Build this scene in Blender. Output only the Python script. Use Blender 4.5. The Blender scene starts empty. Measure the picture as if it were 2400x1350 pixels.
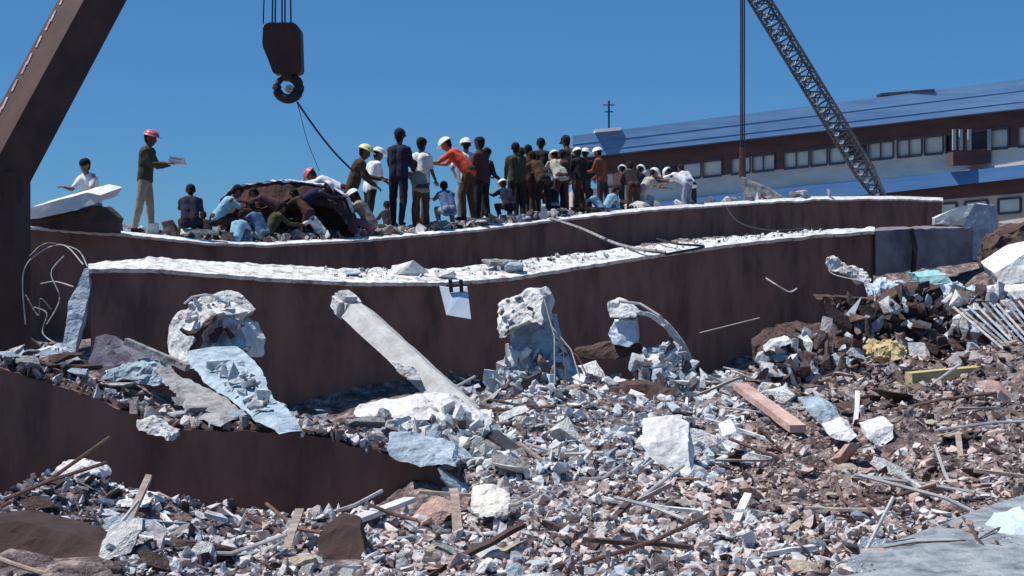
import bpy, bmesh, math, random
import numpy as np
from mathutils import Vector, Matrix, noise, Euler
R = math.radians
random.seed(7); rng = np.random.default_rng(7)
scene = bpy.context.scene
COL = scene.collection

# ------------------------------------------------------------ camera, sky, sun
ZC = 3.2                      # eye height above the street
FPX, HX, HY = 3333.0, 1200.0, 560.0
cd = bpy.data.cameras.new('camera'); cam = bpy.data.objects.new('camera', cd); COL.objects.link(cam)
cam.location = (0, 0, ZC); cam.rotation_euler = (R(90), 0, 0)
cd.sensor_width = 36; cd.lens = 50; cd.shift_y = -(675 - HY) / 2400.0
cd.clip_start = 0.1; cd.clip_end = 3000
scene.camera = cam
SUN_DIR = Vector((-0.62, 0.03, 1.2)).normalized()      # towards the sun: high, from the left
el = math.asin(SUN_DIR.z); az = math.atan2(SUN_DIR.x, SUN_DIR.y)
w = bpy.data.worlds.new('World'); scene.world = w; w.use_nodes = True
wn = w.node_tree; bgn = wn.nodes['Background']
sky = wn.nodes.new('ShaderNodeTexSky'); sky.sky_type = 'NISHITA'; sky.sun_disc = False
sky.sun_elevation = el; sky.sun_rotation = az
sky.altitude = 2200; sky.air_density = 1.0; sky.dust_density = 0.15; sky.ozone_density = 4.0
hs = wn.nodes.new('ShaderNodeMix'); hs.data_type = 'RGBA'; hs.blend_type = 'MULTIPLY'; hs.inputs['Factor'].default_value = 1
hs.inputs[7].default_value = (0.36, 0.66, 0.95, 1)
air = wn.nodes.new('ShaderNodeMix'); air.data_type = 'RGBA'; air.inputs['Factor'].default_value = 0.5     # an even veil evens the sky towards the horizon
air.inputs[7].default_value = (0.80, 2.65, 5.6, 1)
wn.links.new(sky.outputs[0], hs.inputs[6]); wn.links.new(hs.outputs[2], air.inputs[6]); wn.links.new(air.outputs[2], bgn.inputs[0])
bgn.inputs[1].default_value = 0.093
sd = bpy.data.lights.new('sun', 'SUN'); so = bpy.data.objects.new('sun', sd); COL.objects.link(so)
sd.energy = 5.0; sd.angle = R(0.5); sd.color = (1.0, 0.965, 0.92)
so.rotation_euler = SUN_DIR.to_track_quat('Z', 'Y').to_euler()
scene.view_settings.view_transform = 'Standard'; scene.view_settings.look = 'None'
scene.view_settings.exposure = 0.0; scene.view_settings.gamma = 1

def P(px, py, d):
    return Vector(((px - HX) / FPX * d, d, ZC + (HY - py) / FPX * d))
def PX(v):
    return HX + v[0] / v[1] * FPX, HY - (v[2] - ZC) / v[1] * FPX

# ------------------------------------------------------------ materials
MATS = {}
def mat(name, c1, c2=None, scale=4, rough=0.9, bump=0.3, metal=0.0, detail=8, c3=None, stretch=None, attr=False, fine=40, bdist=0.03):
    if name in MATS: return MATS[name]
    m = bpy.data.materials.new(name); m.use_nodes = True
    nt = m.node_tree; N = nt.nodes; L = nt.links; b = N['Principled BSDF']
    b.inputs['Roughness'].default_value = rough; b.inputs['Metallic'].default_value = metal
    b.inputs['Specular IOR Level'].default_value = 0.25
    tc = N.new('ShaderNodeTexCoord'); mp = N.new('ShaderNodeMapping')
    L.new(tc.outputs['Object'], mp.inputs[0])
    if stretch: mp.inputs['Scale'].default_value = stretch
    n1 = N.new('ShaderNodeTexNoise'); n1.inputs['Scale'].default_value = scale; n1.inputs['Detail'].default_value = detail
    n1.inputs['Roughness'].default_value = 0.65
    L.new(mp.outputs[0], n1.inputs['Vector'])
    c2 = c2 or tuple(x * 0.7 for x in c1)
    cr = N.new('ShaderNodeValToRGB'); e = cr.color_ramp.elements
    e[0].position = 0.36; e[0].color = (*c2, 1); e[1].position = 0.62; e[1].color = (*c1, 1)
    if c3:
        q = e.new(0.5); q.color = (*c3, 1)
    L.new(n1.outputs[0], cr.inputs[0])
    out = cr.outputs[0]
    if attr:
        at = N.new('ShaderNodeAttribute'); at.attribute_name = 'tone'
        mx = N.new('ShaderNodeMix'); mx.data_type = 'RGBA'; mx.blend_type = 'MULTIPLY'; mx.inputs['Factor'].default_value = 1
        L.new(out, mx.inputs[6]); L.new(at.outputs['Color'], mx.inputs[7]); out = mx.outputs[2]
    L.new(out, b.inputs['Base Color'])
    if bump:
        n2 = N.new('ShaderNodeTexNoise'); n2.inputs['Scale'].default_value = fine; n2.inputs['Detail'].default_value = 6
        L.new(mp.outputs[0], n2.inputs['Vector'])
        bp = N.new('ShaderNodeBump'); bp.inputs['Strength'].default_value = bump; bp.inputs['Distance'].default_value = bdist
        L.new(n2.outputs[0], bp.inputs['Height']); L.new(bp.outputs[0], b.inputs['Normal'])
    MATS[name] = m
    return m
M_pale = mat('pale_concrete', (0.74, 0.74, 0.71), (0.36, 0.34, 0.33), 5, bump=0.9, fine=18)
M_white = mat('white_plaster', (0.82, 0.82, 0.80), (0.52, 0.50, 0.48), 5, bump=0.9, fine=16)
M_blue = mat('blue_grey_concrete', (0.48, 0.57, 0.64), (0.22, 0.27, 0.32), 5, bump=0.9, fine=18)
M_grey = mat('grey_concrete', (0.40, 0.39, 0.39), (0.15, 0.14, 0.14), 6, bump=0.9, fine=18)
M_pink = mat('pinkish_brick', (0.62, 0.43, 0.36), (0.40, 0.25, 0.21), 4, bump=0.6, fine=14)
M_tan = mat('tan_stone', (0.58, 0.50, 0.40), (0.34, 0.27, 0.21), 4, bump=0.6, fine=14)
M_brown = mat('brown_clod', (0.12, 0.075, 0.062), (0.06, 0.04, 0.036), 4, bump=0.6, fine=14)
M_web = mat('shade_brown_web', (0.27, 0.150, 0.115), (0.13, 0.076, 0.064), 2.2, rough=0.9, bump=0.4, fine=9, c3=(0.215, 0.120, 0.094), stretch=(1, 1, .35))  # dark brown carries the shade of the camera-facing girder sides
M_crane = mat('brown_crane_paint', (0.090, 0.046, 0.036), (0.060, 0.034, 0.028), 2, rough=0.6, bump=0.1)
M_darkm = mat('dark_metal', (0.05, 0.045, 0.05), (0.025, 0.022, 0.028), 5, rough=0.6, bump=0.1)
M_bright = mat('bright_metal_lit_chord', (0.62, 0.62, 0.62), (0.3, 0.3, 0.3), 6, rough=0.5, bump=0.1, metal=0.2)
M_rope = mat('steel_rope', (0.06, 0.06, 0.085), (0.03, 0.03, 0.045), 10, rough=0.7, bump=0)
M_rebar = mat('rusty_rebar', (0.22, 0.13, 0.10), (0.10, 0.06, 0.05), 10, rough=0.85, bump=0.2)
M_wire = mat('pale_wire', (0.55, 0.54, 0.52), (0.35, 0.33, 0.33), 10, rough=0.6, bump=0)
M_hose = mat('black_cable', (0.03, 0.03, 0.035), (0.02, 0.02, 0.022), 10, rough=0.6, bump=0)
M_yellow = mat('yellow_board', (0.66, 0.55, 0.30), (0.45, 0.34, 0.16), 5, bump=0.3)
M_wood = mat('dusty_wood', (0.52, 0.42, 0.35), (0.30, 0.22, 0.18), 6, bump=0.4, stretch=(1, 8, 8))
M_sheet = mat('pale_sheet_metal', (0.62, 0.70, 0.78), (0.45, 0.55, 0.66), 3, rough=0.5, bump=0.2, fine=5)
M_teal = mat('teal_sheet', (0.40, 0.68, 0.66), (0.25, 0.48, 0.48), 3, rough=0.6, bump=0.2, fine=5)
M_roof = mat('blue_roof_sheet', (0.16, 0.31, 0.53), (0.11, 0.23, 0.44), 0.35, rough=0.6, bump=0.15, stretch=(1, 1, 14), fine=6)
M_fascia = mat('blue_fascia', (0.10, 0.25, 0.50), (0.075, 0.19, 0.42), 0.3, rough=0.6, bump=0.1, stretch=(1, 1, 8))
M_eave = mat('brown_wall_eave_shade', (0.17, 0.095, 0.085), (0.11, 0.065, 0.06), 0.6, rough=0.9, bump=0.2, stretch=(1, 1, 4))
M_spandrel = mat('grey_spandrel', (0.76, 0.66, 0.54), (0.58, 0.52, 0.45), 0.5, rough=0.9, bump=0.2, stretch=(1, 1, 3))
M_glass = mat('dusty_window_glass', (0.80, 0.80, 0.70), (0.60, 0.64, 0.58), 0.8, rough=0.5, bump=0)
M_dglass = mat('dark_window_glass', (0.06, 0.055, 0.065), (0.035, 0.032, 0.04), 0.8, rough=0.3, bump=0)
M_frame = mat('grey_window_frame', (0.13, 0.12, 0.13), (0.09, 0.08, 0.09), 3, bump=0)
M_board = mat('white_board', (0.82, 0.82, 0.80), (0.70, 0.70, 0.70), 3, rough=0.7, bump=0.2)
M_ground = mat('street_dirt', (0.22, 0.19, 0.17), (0.12, 0.10, 0.09), 0.5, bump=0.4, fine=4)
M_mound = mat('rubble_dirt', (0.42, 0.33, 0.30), (0.07, 0.048, 0.043), 7, bump=1.0, fine=16, c3=(0.17, 0.13, 0.125), bdist=0.08)
M_brownp = mat('dull_brown_plate', (0.075, 0.045, 0.038), (0.04, 0.026, 0.024), 3, rough=0.9, bump=0.5, fine=10)
M_bits = mat('rubble_bits', (1.0, 1.0, 1.0), (0.55, 0.53, 0.53), 9, bump=0.5, fine=30, attr=True)

# ------------------------------------------------------------ object helpers
def link(o): COL.objects.link(o); return o
def thing(name, label, cat, loc=(0, 0, 0), group=None):
    o = bpy.data.objects.new(name, None); o.empty_display_size = 0.3; o.location = loc
    link(o); return tag(o, label, cat, group)
def tag(o, label=None, cat=None, group=None, kind=None):
    if label: o['label'] = label
    if cat: o['category'] = cat
    if group: o['group'] = group
    if kind: o['kind'] = kind
    return o
def mesh_obj(name, bm, m, parent=None, smooth=False, origin=None):
    """links bm (world coordinates) as ONE object; origin at its own base"""
    bmesh.ops.recalc_face_normals(bm, faces=bm.faces[:])
    if origin is None:
        if parent is not None: origin = Vector(parent.location)
        elif len(bm.verts):
            vs = [v.co for v in bm.verts]
            origin = Vector(((min(v.x for v in vs) + max(v.x for v in vs)) / 2, (min(v.y for v in vs) + max(v.y for v in vs)) / 2, min(v.z for v in vs)))
        else: origin = Vector((0, 0, 0))
    bmesh.ops.translate(bm, verts=bm.verts[:], vec=-Vector(origin))
    me = bpy.data.meshes.new(name); bm.to_mesh(me); bm.free()
    for f in (m if isinstance(m, (list, tuple)) else [m]): me.materials.append(f)
    if smooth:
        for p in me.polygons: p.use_smooth = True
    o = bpy.data.objects.new(name, me); link(o)
    if parent is not None:
        o.parent = parent
    else: o.location = origin
    return o
def sub(name, bm, m, parent, world_origin, smooth=False):
    """sub-part: parent is a part placed at the origin of its thing"""
    o = mesh_obj(name, bm, m, None, smooth, origin=Vector(world_origin)); o.location = (0, 0, 0); o.parent = parent
    return o

def box(bm, c, s, rot=None, jit=0):
    c = Vector(c); m = rot.to_3x3() if rot is not None else Matrix.Identity(3)
    vs = []
    for x in (-.5, .5):
        for y in (-.5, .5):
            for z in (-.5, .5):
                j = Vector([random.uniform(-jit, jit) for _ in range(3)])
                vs.append(bm.verts.new(c + m @ (Vector((x * s[0], y * s[1], z * s[2])) + j)))
    for f in ((0, 1, 3, 2), (4, 6, 7, 5), (0, 4, 5, 1), (2, 3, 7, 6), (0, 2, 6, 4), (1, 5, 7, 3)):
        bm.faces.new([vs[i] for i in f])
    return vs
def frame_for(d):
    d = d.normalized(); up = Vector((0, 0, 1)) if abs(d.z) < 0.95 else Vector((0, 1, 0))
    a = d.cross(up).normalized(); b = a.cross(d).normalized()
    return a, b
def tube(bm, pts, r, n=8, cap=True, flat=(1, 1)):
    pts = [Vector(p) for p in pts]; rr = r if isinstance(r, (list, tuple)) else [r] * len(pts)
    rings = []
    for i, p in enumerate(pts):
        d = (pts[min(i + 1, len(pts) - 1)] - pts[max(i - 1, 0)])
        if d.length < 1e-7: d = Vector((0, 0, 1))
        a, b = frame_for(d)
        rings.append([bm.verts.new(p + (a * math.cos(t) * flat[0] + b * math.sin(t) * flat[1]) * rr[i]) for t in [2 * math.pi * k / n for k in range(n)]])
    for i in range(len(rings) - 1):
        for k in range(n):
            bm.faces.new((rings[i][k], rings[i][(k + 1) % n], rings[i + 1][(k + 1) % n], rings[i + 1][k]))
    if cap:
        bm.faces.new(rings[0][::-1]); bm.faces.new(rings[-1])
def bar(bm, a, b, w_, h_):
    """square bar between two points"""
    a, b = Vector(a), Vector(b); d = b - a; u, v = frame_for(d)
    vs = [[bm.verts.new(p + u * sx * w_ / 2 + v * sz * h_ / 2) for sx, sz in ((-1, -1), (1, -1), (1, 1), (-1, 1))] for p in (a, b)]
    for k in range(4): bm.faces.new((vs[0][k], vs[0][(k + 1) % 4], vs[1][(k + 1) % 4], vs[1][k]))
    bm.faces.new(vs[0][::-1]); bm.faces.new(vs[1])
def extrude_poly(bm, poly, thick):
    """poly: world points of a front outline; thick: vector backwards"""
    t = Vector(thick); f = [bm.verts.new(Vector(p)) for p in poly]; b = [bm.verts.new(Vector(p) + t) for p in poly]
    bm.faces.new(f); bm.faces.new(b[::-1]); n = len(f)
    for i in range(n): bm.faces.new((f[i], b[i], b[(i + 1) % n], f[(i + 1) % n]))
def roughen(bm, size=0.12, amp=0.03, freq=4.0, seed=0, rounds=6):
    bmesh.ops.triangulate(bm, faces=bm.faces[:])
    for _ in range(rounds):
        es = [e for e in bm.edges if e.calc_length() > size * 1.5]
        if not es: break
        bmesh.ops.subdivide_edges(bm, edges=es, cuts=1, use_grid_fill=False)
        bmesh.ops.triangulate(bm, faces=[f for f in bm.faces if len(f.verts) > 3])
    off = Vector((seed * 3.7, seed * 1.3, seed * 2.1))
    for v in bm.verts:
        v.co += noise.noise_vector(v.co * freq + off) * amp * .8 + noise.noise_vector(v.co * freq * 3 + off) * amp * 0.45 + noise.noise_vector(v.co * freq * 8 + off) * amp * 0.22
def lerp_list(pts, t):
    """pts = [(key, a, b..)], linear interpolation on key"""
    if t <= pts[0][0]: return pts[0][1:]
    for i in range(len(pts) - 1):
        if t <= pts[i + 1][0]:
            f = (t - pts[i][0]) / (pts[i + 1][0] - pts[i][0])
            return tuple(a + (b - a) * f for a, b in zip(pts[i][1:], pts[i + 1][1:]))
    return pts[-1][1:]
def loft(bm, sections, close=True):
    rings = [[bm.verts.new(Vector(p)) for p in s] for s in sections]; n = len(rings[0])
    for i in range(len(rings) - 1):
        for k in range(n if close else n - 1):
            bm.faces.new((rings[i][k], rings[i][(k + 1) % n], rings[i + 1][(k + 1) % n], rings[i + 1][k]))
    if close:
        bm.faces.new(rings[0][::-1]); bm.faces.new(rings[-1])

# ------------------------------------------------------------ ground and mound
bm = bmesh.new()
bmesh.ops.create_grid(bm, x_segments=40, y_segments=40, size=1200)
tag(mesh_obj('ground', bm, M_ground), kind='structure')
CT = []   # control points of the rubble surface
for px, py, d in [(-400,1350,6.5),(0,1345,6.5),(300,1330,6.6),(600,1350,6.8),(900,1350,6.8),(1200,1350,6.8),(1600,1350,6.8),(2000,1345,6.8),(2400,1345,6.8),(2900,1340,6.8),
    (-300,1160,8.3),(0,1165,8.3),(160,1150,8.2),(300,1200,8.2),(450,1262,8.1),(600,1272,8.0),(750,1245,8.3),(880,1215,8.6),(1000,1150,9.4),(1100,1090,10.2),
    (-500,850,12),(-100,845,12),(60,858,12),(150,900,12),(250,975,11.8),(420,1060,11.5),(640,1090,11.6),(800,1075,11.6),(860,1055,11.4),(820,1100,13.2),(1000,990,12.4),(1150,980,12.4),
    (-100,1400,9.3),(200,1450,9.3),(500,1450,9.3),(800,1330,9.4),
    (1200,1080,10.5),(1400,1080,10.5),(1600,1100,10.2),(1850,1130,9.6),(2100,1150,9.2),(2400,1120,9.0),(2800,1100,9.0),
    (1200,930,13.2),(1350,890,14.2),(1500,925,14.2),(1650,935,14.4),(1750,915,15),(1900,850,15.6),(2050,860,15.2),(2200,885,14.5),(2400,800,14),(2800,760,14),
    (1100,950,13.6),(2000,940,13),(2300,930,12.4),(1450,980,12.4),
    (2350,690,18.5),(2600,640,18.5),(2200,780,18.0),(2000,860,17.4),(1800,930,17.0),(1500,960,17.5),(1200,960,17),(950,1060,15),(800,1120,16),(400,1100,15.5),(0,930,15.5),
    (2500,620,25),(2250,720,24),(2000,820,22),(1800,900,21),(1500,960,20),(900,820,21),(300,820,21),(-200,820,21),
    (2600,520,33),(1800,560,33),(1000,640,33),(200,700,33),(-600,700,33)]:
    CT.append(P(px, py, d))
for x in (-14, -10, -6, 0, 6, 10, 14):
    CT.append(Vector((x, 2.5, ZC - 1.9))); CT.append(Vector((x * 1.5, 44, 1.2)))
CTA = np.array(CT)
def hgt(x, y):
    x = np.asarray(x, float); y = np.asarray(y, float)
    d2 = (x[..., None] - CTA[:, 0]) ** 2 + (y[..., None] - CTA[:, 1]) ** 2 + 0.05
    wt = d2 ** -2.0
    return (wt * CTA[:, 2]).sum(-1) / wt.sum(-1)
def H(x, y): return float(hgt(x, y))
xs = np.concatenate([np.arange(-16, -6, 0.3), np.arange(-6, 6.01, 0.1), np.arange(6.3, 20, 0.3)])
ys = np.concatenate([np.arange(2.5, 16, 0.1), np.arange(16, 48, 0.4)])
X, Y = np.meshgrid(xs, ys); Z = hgt(X, Y)
VZ = Z.copy()
for j in range(Z.shape[0]):
    for i in range(Z.shape[1]):
        p = Vector((X[j, i], Y[j, i], 0)); a = 0.12
        VZ[j, i] += a * noise.noise(p * 1.5) + 0.09 * noise.noise(p * 4) + 0.045 * noise.noise(p * 10)
        edge = min(X[j, i] + 16, 20 - X[j, i], Y[j, i] + 3, 48 - Y[j, i])
        if edge < 3: VZ[j, i] *= max(0, edge / 3); 
me = bpy.data.meshes.new('rubble_mound'); nx = len(xs)
idx = np.arange(X.size).reshape(X.shape)
quads = np.stack([idx[:-1, :-1], idx[:-1, 1:], idx[1:, 1:], idx[1:, :-1]], -1).reshape(-1, 4)
me.from_pydata(np.stack([X, Y, VZ], -1).reshape(-1, 3).tolist(), [], quads.tolist())
me.materials.append(M_mound)
o = link(bpy.data.objects.new('rubble_mound', me)); tag(o, kind='structure')

# ------------------------------------------------------------ the two long fallen floors
RS = [(-200, 520, 22.0), (45, 530, 23.0), (300, 550, 24.2), (500, 570, 25.0), (620, 574, 25.5), (850, 562, 27.0), (1100, 540, 29.0), (1300, 516, 31.0), (1500, 494, 33.0), (1700, 480, 35.5), (1900, 468, 38.0), (2090, 466, 40), (2210, 470, 41.5)]
def rs(px): return lerp_list(RS, px)
FS = [(205, 630, 617, 17.0), (360, 630, 603, 17.4), (500, 642, 612, 17.8), (640, 652, 620, 18.1), (830, 662, 630, 18.6), (1040, 662, 630, 19.2), (1200, 650, 612, 19.8), (1500, 602, 577, 21.2), (1700, 574, 556, 22.4), (1900, 552, 541, 23.8), (2100, 538, 528, 25.0), (2310, 532, 524, 26.4)]
def fs(px): return lerp_list(FS, px)

def long_floor(name, label, cat, table, px0, px1, lip, webh, kind):
    t = thing(name, label, cat, P(px0, lerp_list(table, px0)[0], lerp_list(table, px0)[-1]))
    st, web, fl = [], [], []
    n = int((px1 - px0) / 5)
    for i in range(n + 1):
        px = px0 + (px1 - px0) * i / n; row = lerp_list(table, px); d = row[-1]
        e1 = noise.noise(Vector((px * 0.02, 3, 0))) * 2.2 + noise.noise(Vector((px * 0.07, 9, 0))) * 1.8 + noise.noise(Vector((px * 0.15, 2, 6))) * .5
        F = P(px, row[0] + e1, d)
        if kind == 'front':
            B = P(px, row[1] + noise.noise(Vector((px * 0.03, 7, 2))) * 5 + noise.noise(Vector((px * 0.07, 7, 2))) * 2.5, d + 0.95)
            back = B + Vector((0, 0.02, -0.2))
            st.append([F, B, back, F + Vector((0, 0.03, -lip))])
        else:
            k = 0.4; B = P(px, row[0] + e1 * 0.3 - 7.0, d + k); C = Vector((B.x * (1 + 5.5 / B.y), B.y + 5.5, B.z + 0.02))
            st.append([F, B, C, C + Vector((0, 0, -0.25)), F + Vector((0, 0.03, -lip))])
        g = F + Vector((0, 0.10, -lip + 0.004)); hh = webh(px)
        web.append([g, g + Vector((0, 0.22, 0)), g + Vector((0, 0.22, -hh)), g + Vector((0, 0, -hh))])
        q = g + Vector((0, -0.11, -hh + 0.002)); fl.append([q, q + Vector((0, 0.45, 0)), q + Vector((0, 0.45, -0.06)), q + Vector((0, 0, -0.06))])
    b1 = bmesh.new(); loft(b1, st); mesh_obj('top_slab', b1, mat('dusty_slab_top', (.78, .78, .75), (.26, .24, .23), 7, bump=.5, fine=12, c3=(.68, .67, .64)) if kind == 'front' else M_white, t)
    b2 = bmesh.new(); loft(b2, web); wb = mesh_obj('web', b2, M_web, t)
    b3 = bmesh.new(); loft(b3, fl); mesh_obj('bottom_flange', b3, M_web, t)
    return t
front = long_floor('fallen_floor_girder', 'nearer long sagging girder with shade brown side and a broad pale concrete top', 'girder', FS, 207, 2050, 0.05, lambda p: 2.5, 'front')
rear = long_floor('fallen_floor_girder', 'farther girder with shade brown side and thin white top edge that the rescuers stand on', 'girder', RS, -200, 2210, 0.045, lambda p: 2.1, 'rear')
# stiffener plates on the webs: narrow upright ribs
for px in (1240, 1600):
    pass
# box end of the front girder, its blue-grey shade put into the colour
t = thing('broken_girder_end', 'blue grey broken concrete box end at the right tip of the nearer girder', 'concrete block', P(2052, 640, 24.2))
b = bmesh.new(); st = []
for i in range(44):
    px = 2052 + (2300 - 2052) * i / 43; r_ = fs(px); d = r_[-1]
    top = r_[0] + noise.noise(Vector((px * .05, 1, 1))) * 3; bot = lerp_list([(1945, 655), (2100, 640), (2300, 612)], px)[0] + noise.noise(Vector((px * .04, 5, 1))) * 6
    F = P(px, top, d); G = P(px, bot, d)
    st.append([F, F + Vector((0, 1.1, 0.05)), G + Vector((0, 1.1, 0)), G])
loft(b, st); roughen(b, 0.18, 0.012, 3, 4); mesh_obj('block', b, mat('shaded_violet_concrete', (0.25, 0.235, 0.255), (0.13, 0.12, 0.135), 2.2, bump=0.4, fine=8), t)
b = bmesh.new(); extrude_poly(b, [P(2285, 476, 26.2), P(2312, 480, 26.2), P(2322, 608, 26.2), P(2222, 612, 26.2), P(2240, 560, 26.2), P(2262, 520, 26.2)], (0.5, 0.9, 0)); roughen(b, 0.12, 0.02, 3, 5)
mesh_obj('end_plate', b, M_blue, t)
b = bmesh.new(); extrude_poly(b, [P(2190, 510, 26.6), P(2250, 485, 26.6), P(2285, 476, 26.6), P(2285, 500, 26.6), P(2230, 522, 26.6), P(2190, 526, 26.6)], (0.2, 0.8, 0)); roughen(b, 0.12, 0.03, 4, 6)
mesh_obj('broken_lip', b, M_pale, t)
b = bmesh.new(); tube(b, [P(2135, 536, 25.1), P(2145, 580, 25.15), P(2140, 640, 25.1)], 0.05, 6); mesh_obj('dark_joint', b, M_darkm, t)

# lower left dark girder
LS = [(-300, 800, 10.4), (0, 862, 10.2), (200, 925, 10.1), (400, 1005, 10.0), (560, 1012, 10.0), (700, 1012, 10.0), (860, 1052, 9.9), (1010, 1092, 9.9), (1075, 1112, 9.9)]
t = thing('fallen_girder', 'girder with shade brown side lying lowest, at lower left under a line of grey debris', 'girder', P(0, 1100, 10.1))
st, fl = [], []
for i in range(130):
    px = -300 + 1375 * i / 129; py, d = lerp_list(LS, px)
    e = noise.noise(Vector((px * .02, 1, 5))) * 7 + noise.noise(Vector((px * .08, 1, 5))) * 3
    F = P(px, py + e, d); st.append([F, F + Vector((0, 0.3, 0.0)), F + Vector((0, 0.4, -1.7)), F + Vector((0, 0.15, -1.7))])
    q = F + Vector((0, 0.02, 0.003)); fl.append([q + Vector((0, 0, .0)), q + Vector((0, 0.34, 0.02)), q + Vector((0, 0.34, 0.05)), q + Vector((0, 0.04, 0.03))])
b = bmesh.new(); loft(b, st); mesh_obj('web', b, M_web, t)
b = bmesh.new(); loft(b, fl); roughen(b, .2, .02, 3, 3); mesh_obj('top_flange', b, M_brown, t)

# ------------------------------------------------------------ building on the right
def bl(px, line): # building line: heights along the facade as a function of pixel column
    return lerp_list(line, px)[0]
def bd(px): return 74 - (px - 1340) / 1360 * 20
L_ROOF = [(1340, 322), (2700, 152)]; L_EAVE = [(1340, 374), (2700, 224)]; L_WT = [(1340, 416), (1640, 379), (2100, 328), (2400, 295), (2700, 262)]
L_WB = [(1340, 447), (1650, 415), (2140, 365), (2400, 343), (2700, 322)]; L_BT = [(1340, 496), (1850, 440), (2080, 420), (2400, 386), (2700, 352)]
L_BB = [(1340, 530), (1830, 475), (2080, 452), (2400, 417), (2700, 384)]; L_D = [(1340, 560), (2080, 478), (2400, 452), (2700, 424)]; L_G = [(1340, 640), (2700, 640)]
bt = thing('long_building', 'long two storey building with blue roof edge and brown window band behind the cranes', 'building', P(2000, 640, 64))
def band(name, m, A, Bt, out, thick, px0=1340, px1=2700, parent=None, n=24, jitter=0):
    b = bmesh.new(); st = []
    for i in range(n + 1):
        px = px0 + (px1 - px0) * i / n; d = bd(px); T = P(px, bl(px, A), d); Q = P(px, bl(px, Bt), d)
        f = Vector((0, -out, 0)); k = Vector((0, thick, 0))
        st.append([T + f, T + f + k, Q + f + k, Q + f])
    loft(b, st)
    return mesh_obj(name, b, m, bt) if parent is None else sub(name, b, m, parent, bt.location)
rf = band('roof', M_roof, L_ROOF, L_EAVE, 1.2, 9)
band('upper_wall', M_eave, [(a, c + 0.3) for a, c in L_EAVE], L_WT, 0.0, 8)  # brown here also paints the shadow band below the eave
band('wall', M_spandrel, [(a, c + 0.2) for a, c in L_WB], L_BT, 0.02, 8)
band('blue_fascia', M_fascia, [(a, c + 0.2) for a, c in L_BT], L_BB, 0.9, 8)
band('lower_wall', M_eave, [(a, c + 0.2) for a, c in L_BB], L_D, 0.1, 8)
band('ground_wall', M_spandrel, [(a, c + 0.2) for a, c in L_D], L_G, 0.0, 8)
# seams on the roof sheet
for k, f in enumerate((0.38, 0.76)):
    A = [(a, c + (L_EAVE[i][1] - c) * f) for i, (a, c) in enumerate(L_ROOF)]
    B_ = [(a, c + 0.6) for a, c in A]
    band('roof_seam', mat('pale_blue_seam', (0.16, 0.36, 0.66), (0.10, 0.26, 0.54), 1, bump=0), A, B_, 1.23, 0.05, parent=rf)
b = bmesh.new(); extrude_poly(b, [P(2065, 218, 62.5), P(2190, 208, 60.5), P(2190, 213, 60.5), P(2065, 225, 62.5)], (0, 0.8, 0)); sub('roof_vent', b, M_darkm, rf, bt.location)
b = bmesh.new(); extrude_poly(b, [P(1395, 303, 71.5), P(1455, 298, 71.0), P(1455, 305, 71.0), P(1395, 310, 71.5)], (0, 1.5, 0)); sub('roof_glint', b, M_board, rf, bt.location)  # white strip painted in as the glint at the roof's left end
px = 1412; k = 0
random.seed(21)
while px < 2680:
    wpx = random.choice((44, 52, 38, 58, 48)); x0, x1 = px, px + wpx
    kind = random.random()
    pal = kind < 0.72
    b = bmesh.new(); d0, d1 = bd(x0), bd(x1); o_ = Vector((0, 0.12, 0)); t0, t1 = bl(x0, L_WT), bl(x1, L_WT); q0, q1 = bl(x0, L_WB), bl(x1, L_WB)
    corners = [P(x0, t0, d0), P(x1, t1, d1), P(x1, q1, d1), P(x0, q0, d0)]
    for a in range(4): bar(b, corners[a] + Vector((0, -.02, 0)), corners[(a + 1) % 4] + Vector((0, -.02, 0)), 0.03, 0.12)
    if wpx > 50: bar(b, (corners[0] + corners[1]) / 2, (corners[2] + corners[3]) / 2, 0.06, 0.06)
    wf = mesh_obj('window', b, M_frame, bt)
    b = bmesh.new(); extrude_poly(b, [c + o_ for c in corners], (0, 0.05, 0)); sub('pane', b, M_glass if pal else M_dglass, wf, bt.location)
    gap = random.choice((5, 6, 9, 22)); 
    b = bmesh.new(); x2 = x1 + gap
    extrude_poly(b, [P(x1 + 1, bl(x1, L_WT) + .2, bd(x1)), P(x2 - 1, bl(x2, L_WT) + .2, bd(x2)), P(x2 - 1, bl(x2, L_WB) - .2, bd(x2)), P(x1 + 1, bl(x1, L_WB) - .2, bd(x1))], (0, 0.4, 0)); mesh_obj('pier', b, M_eave if gap > 10 else M_spandrel, bt)
    px = x2
for x0 in (2190, 2262, 2340, 2410, 2480):
    b = bmesh.new(); x1 = x0 + 52; cs = [P(x0, bl(x0, L_D) + 10, bd(x0) - .03), P(x1, bl(x1, L_D) + 10, bd(x1) - .03), P(x1, bl(x1, L_D) + 44, bd(x1) - .03), P(x0, bl(x0, L_D) + 44, bd(x0) - .03)]
    for a in range(4): bar(b, cs[a], cs[(a + 1) % 4], 0.09, 0.1)
    wf = mesh_obj('window', b, M_frame, bt)
    b = bmesh.new(); extrude_poly(b, cs, (0, 0.04, 0)); sub('pane', b, M_glass, wf, bt.location)
b = bmesh.new()   # small brown balcony with white posts
d = bd(2270) - 0.9
extrude_poly(b, [P(2234, 356, d), P(2322, 346, d), P(2322, 382, d), P(2234, 388, d)], (0, 0.85, 0)); bal = mesh_obj('balcony', b, M_eave, bt)
for x in (2236, 2252, 2272, 2318):
    b = bmesh.new(); bar(b, P(x, 303, d), P(x, 352, d), 0.13, 0.13); sub('post', b, M_wire, bal, bt.location)
b = bmesh.new(); tube(b, [P(1427, 303, 74), P(1427, 236, 74)], 0.05, 6)
for yy, wd in ((246, 14), (262, 10)): tube(b, [P(1427 - wd, yy, 74), P(1427 + wd, yy, 74)], 0.035, 6)
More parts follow.
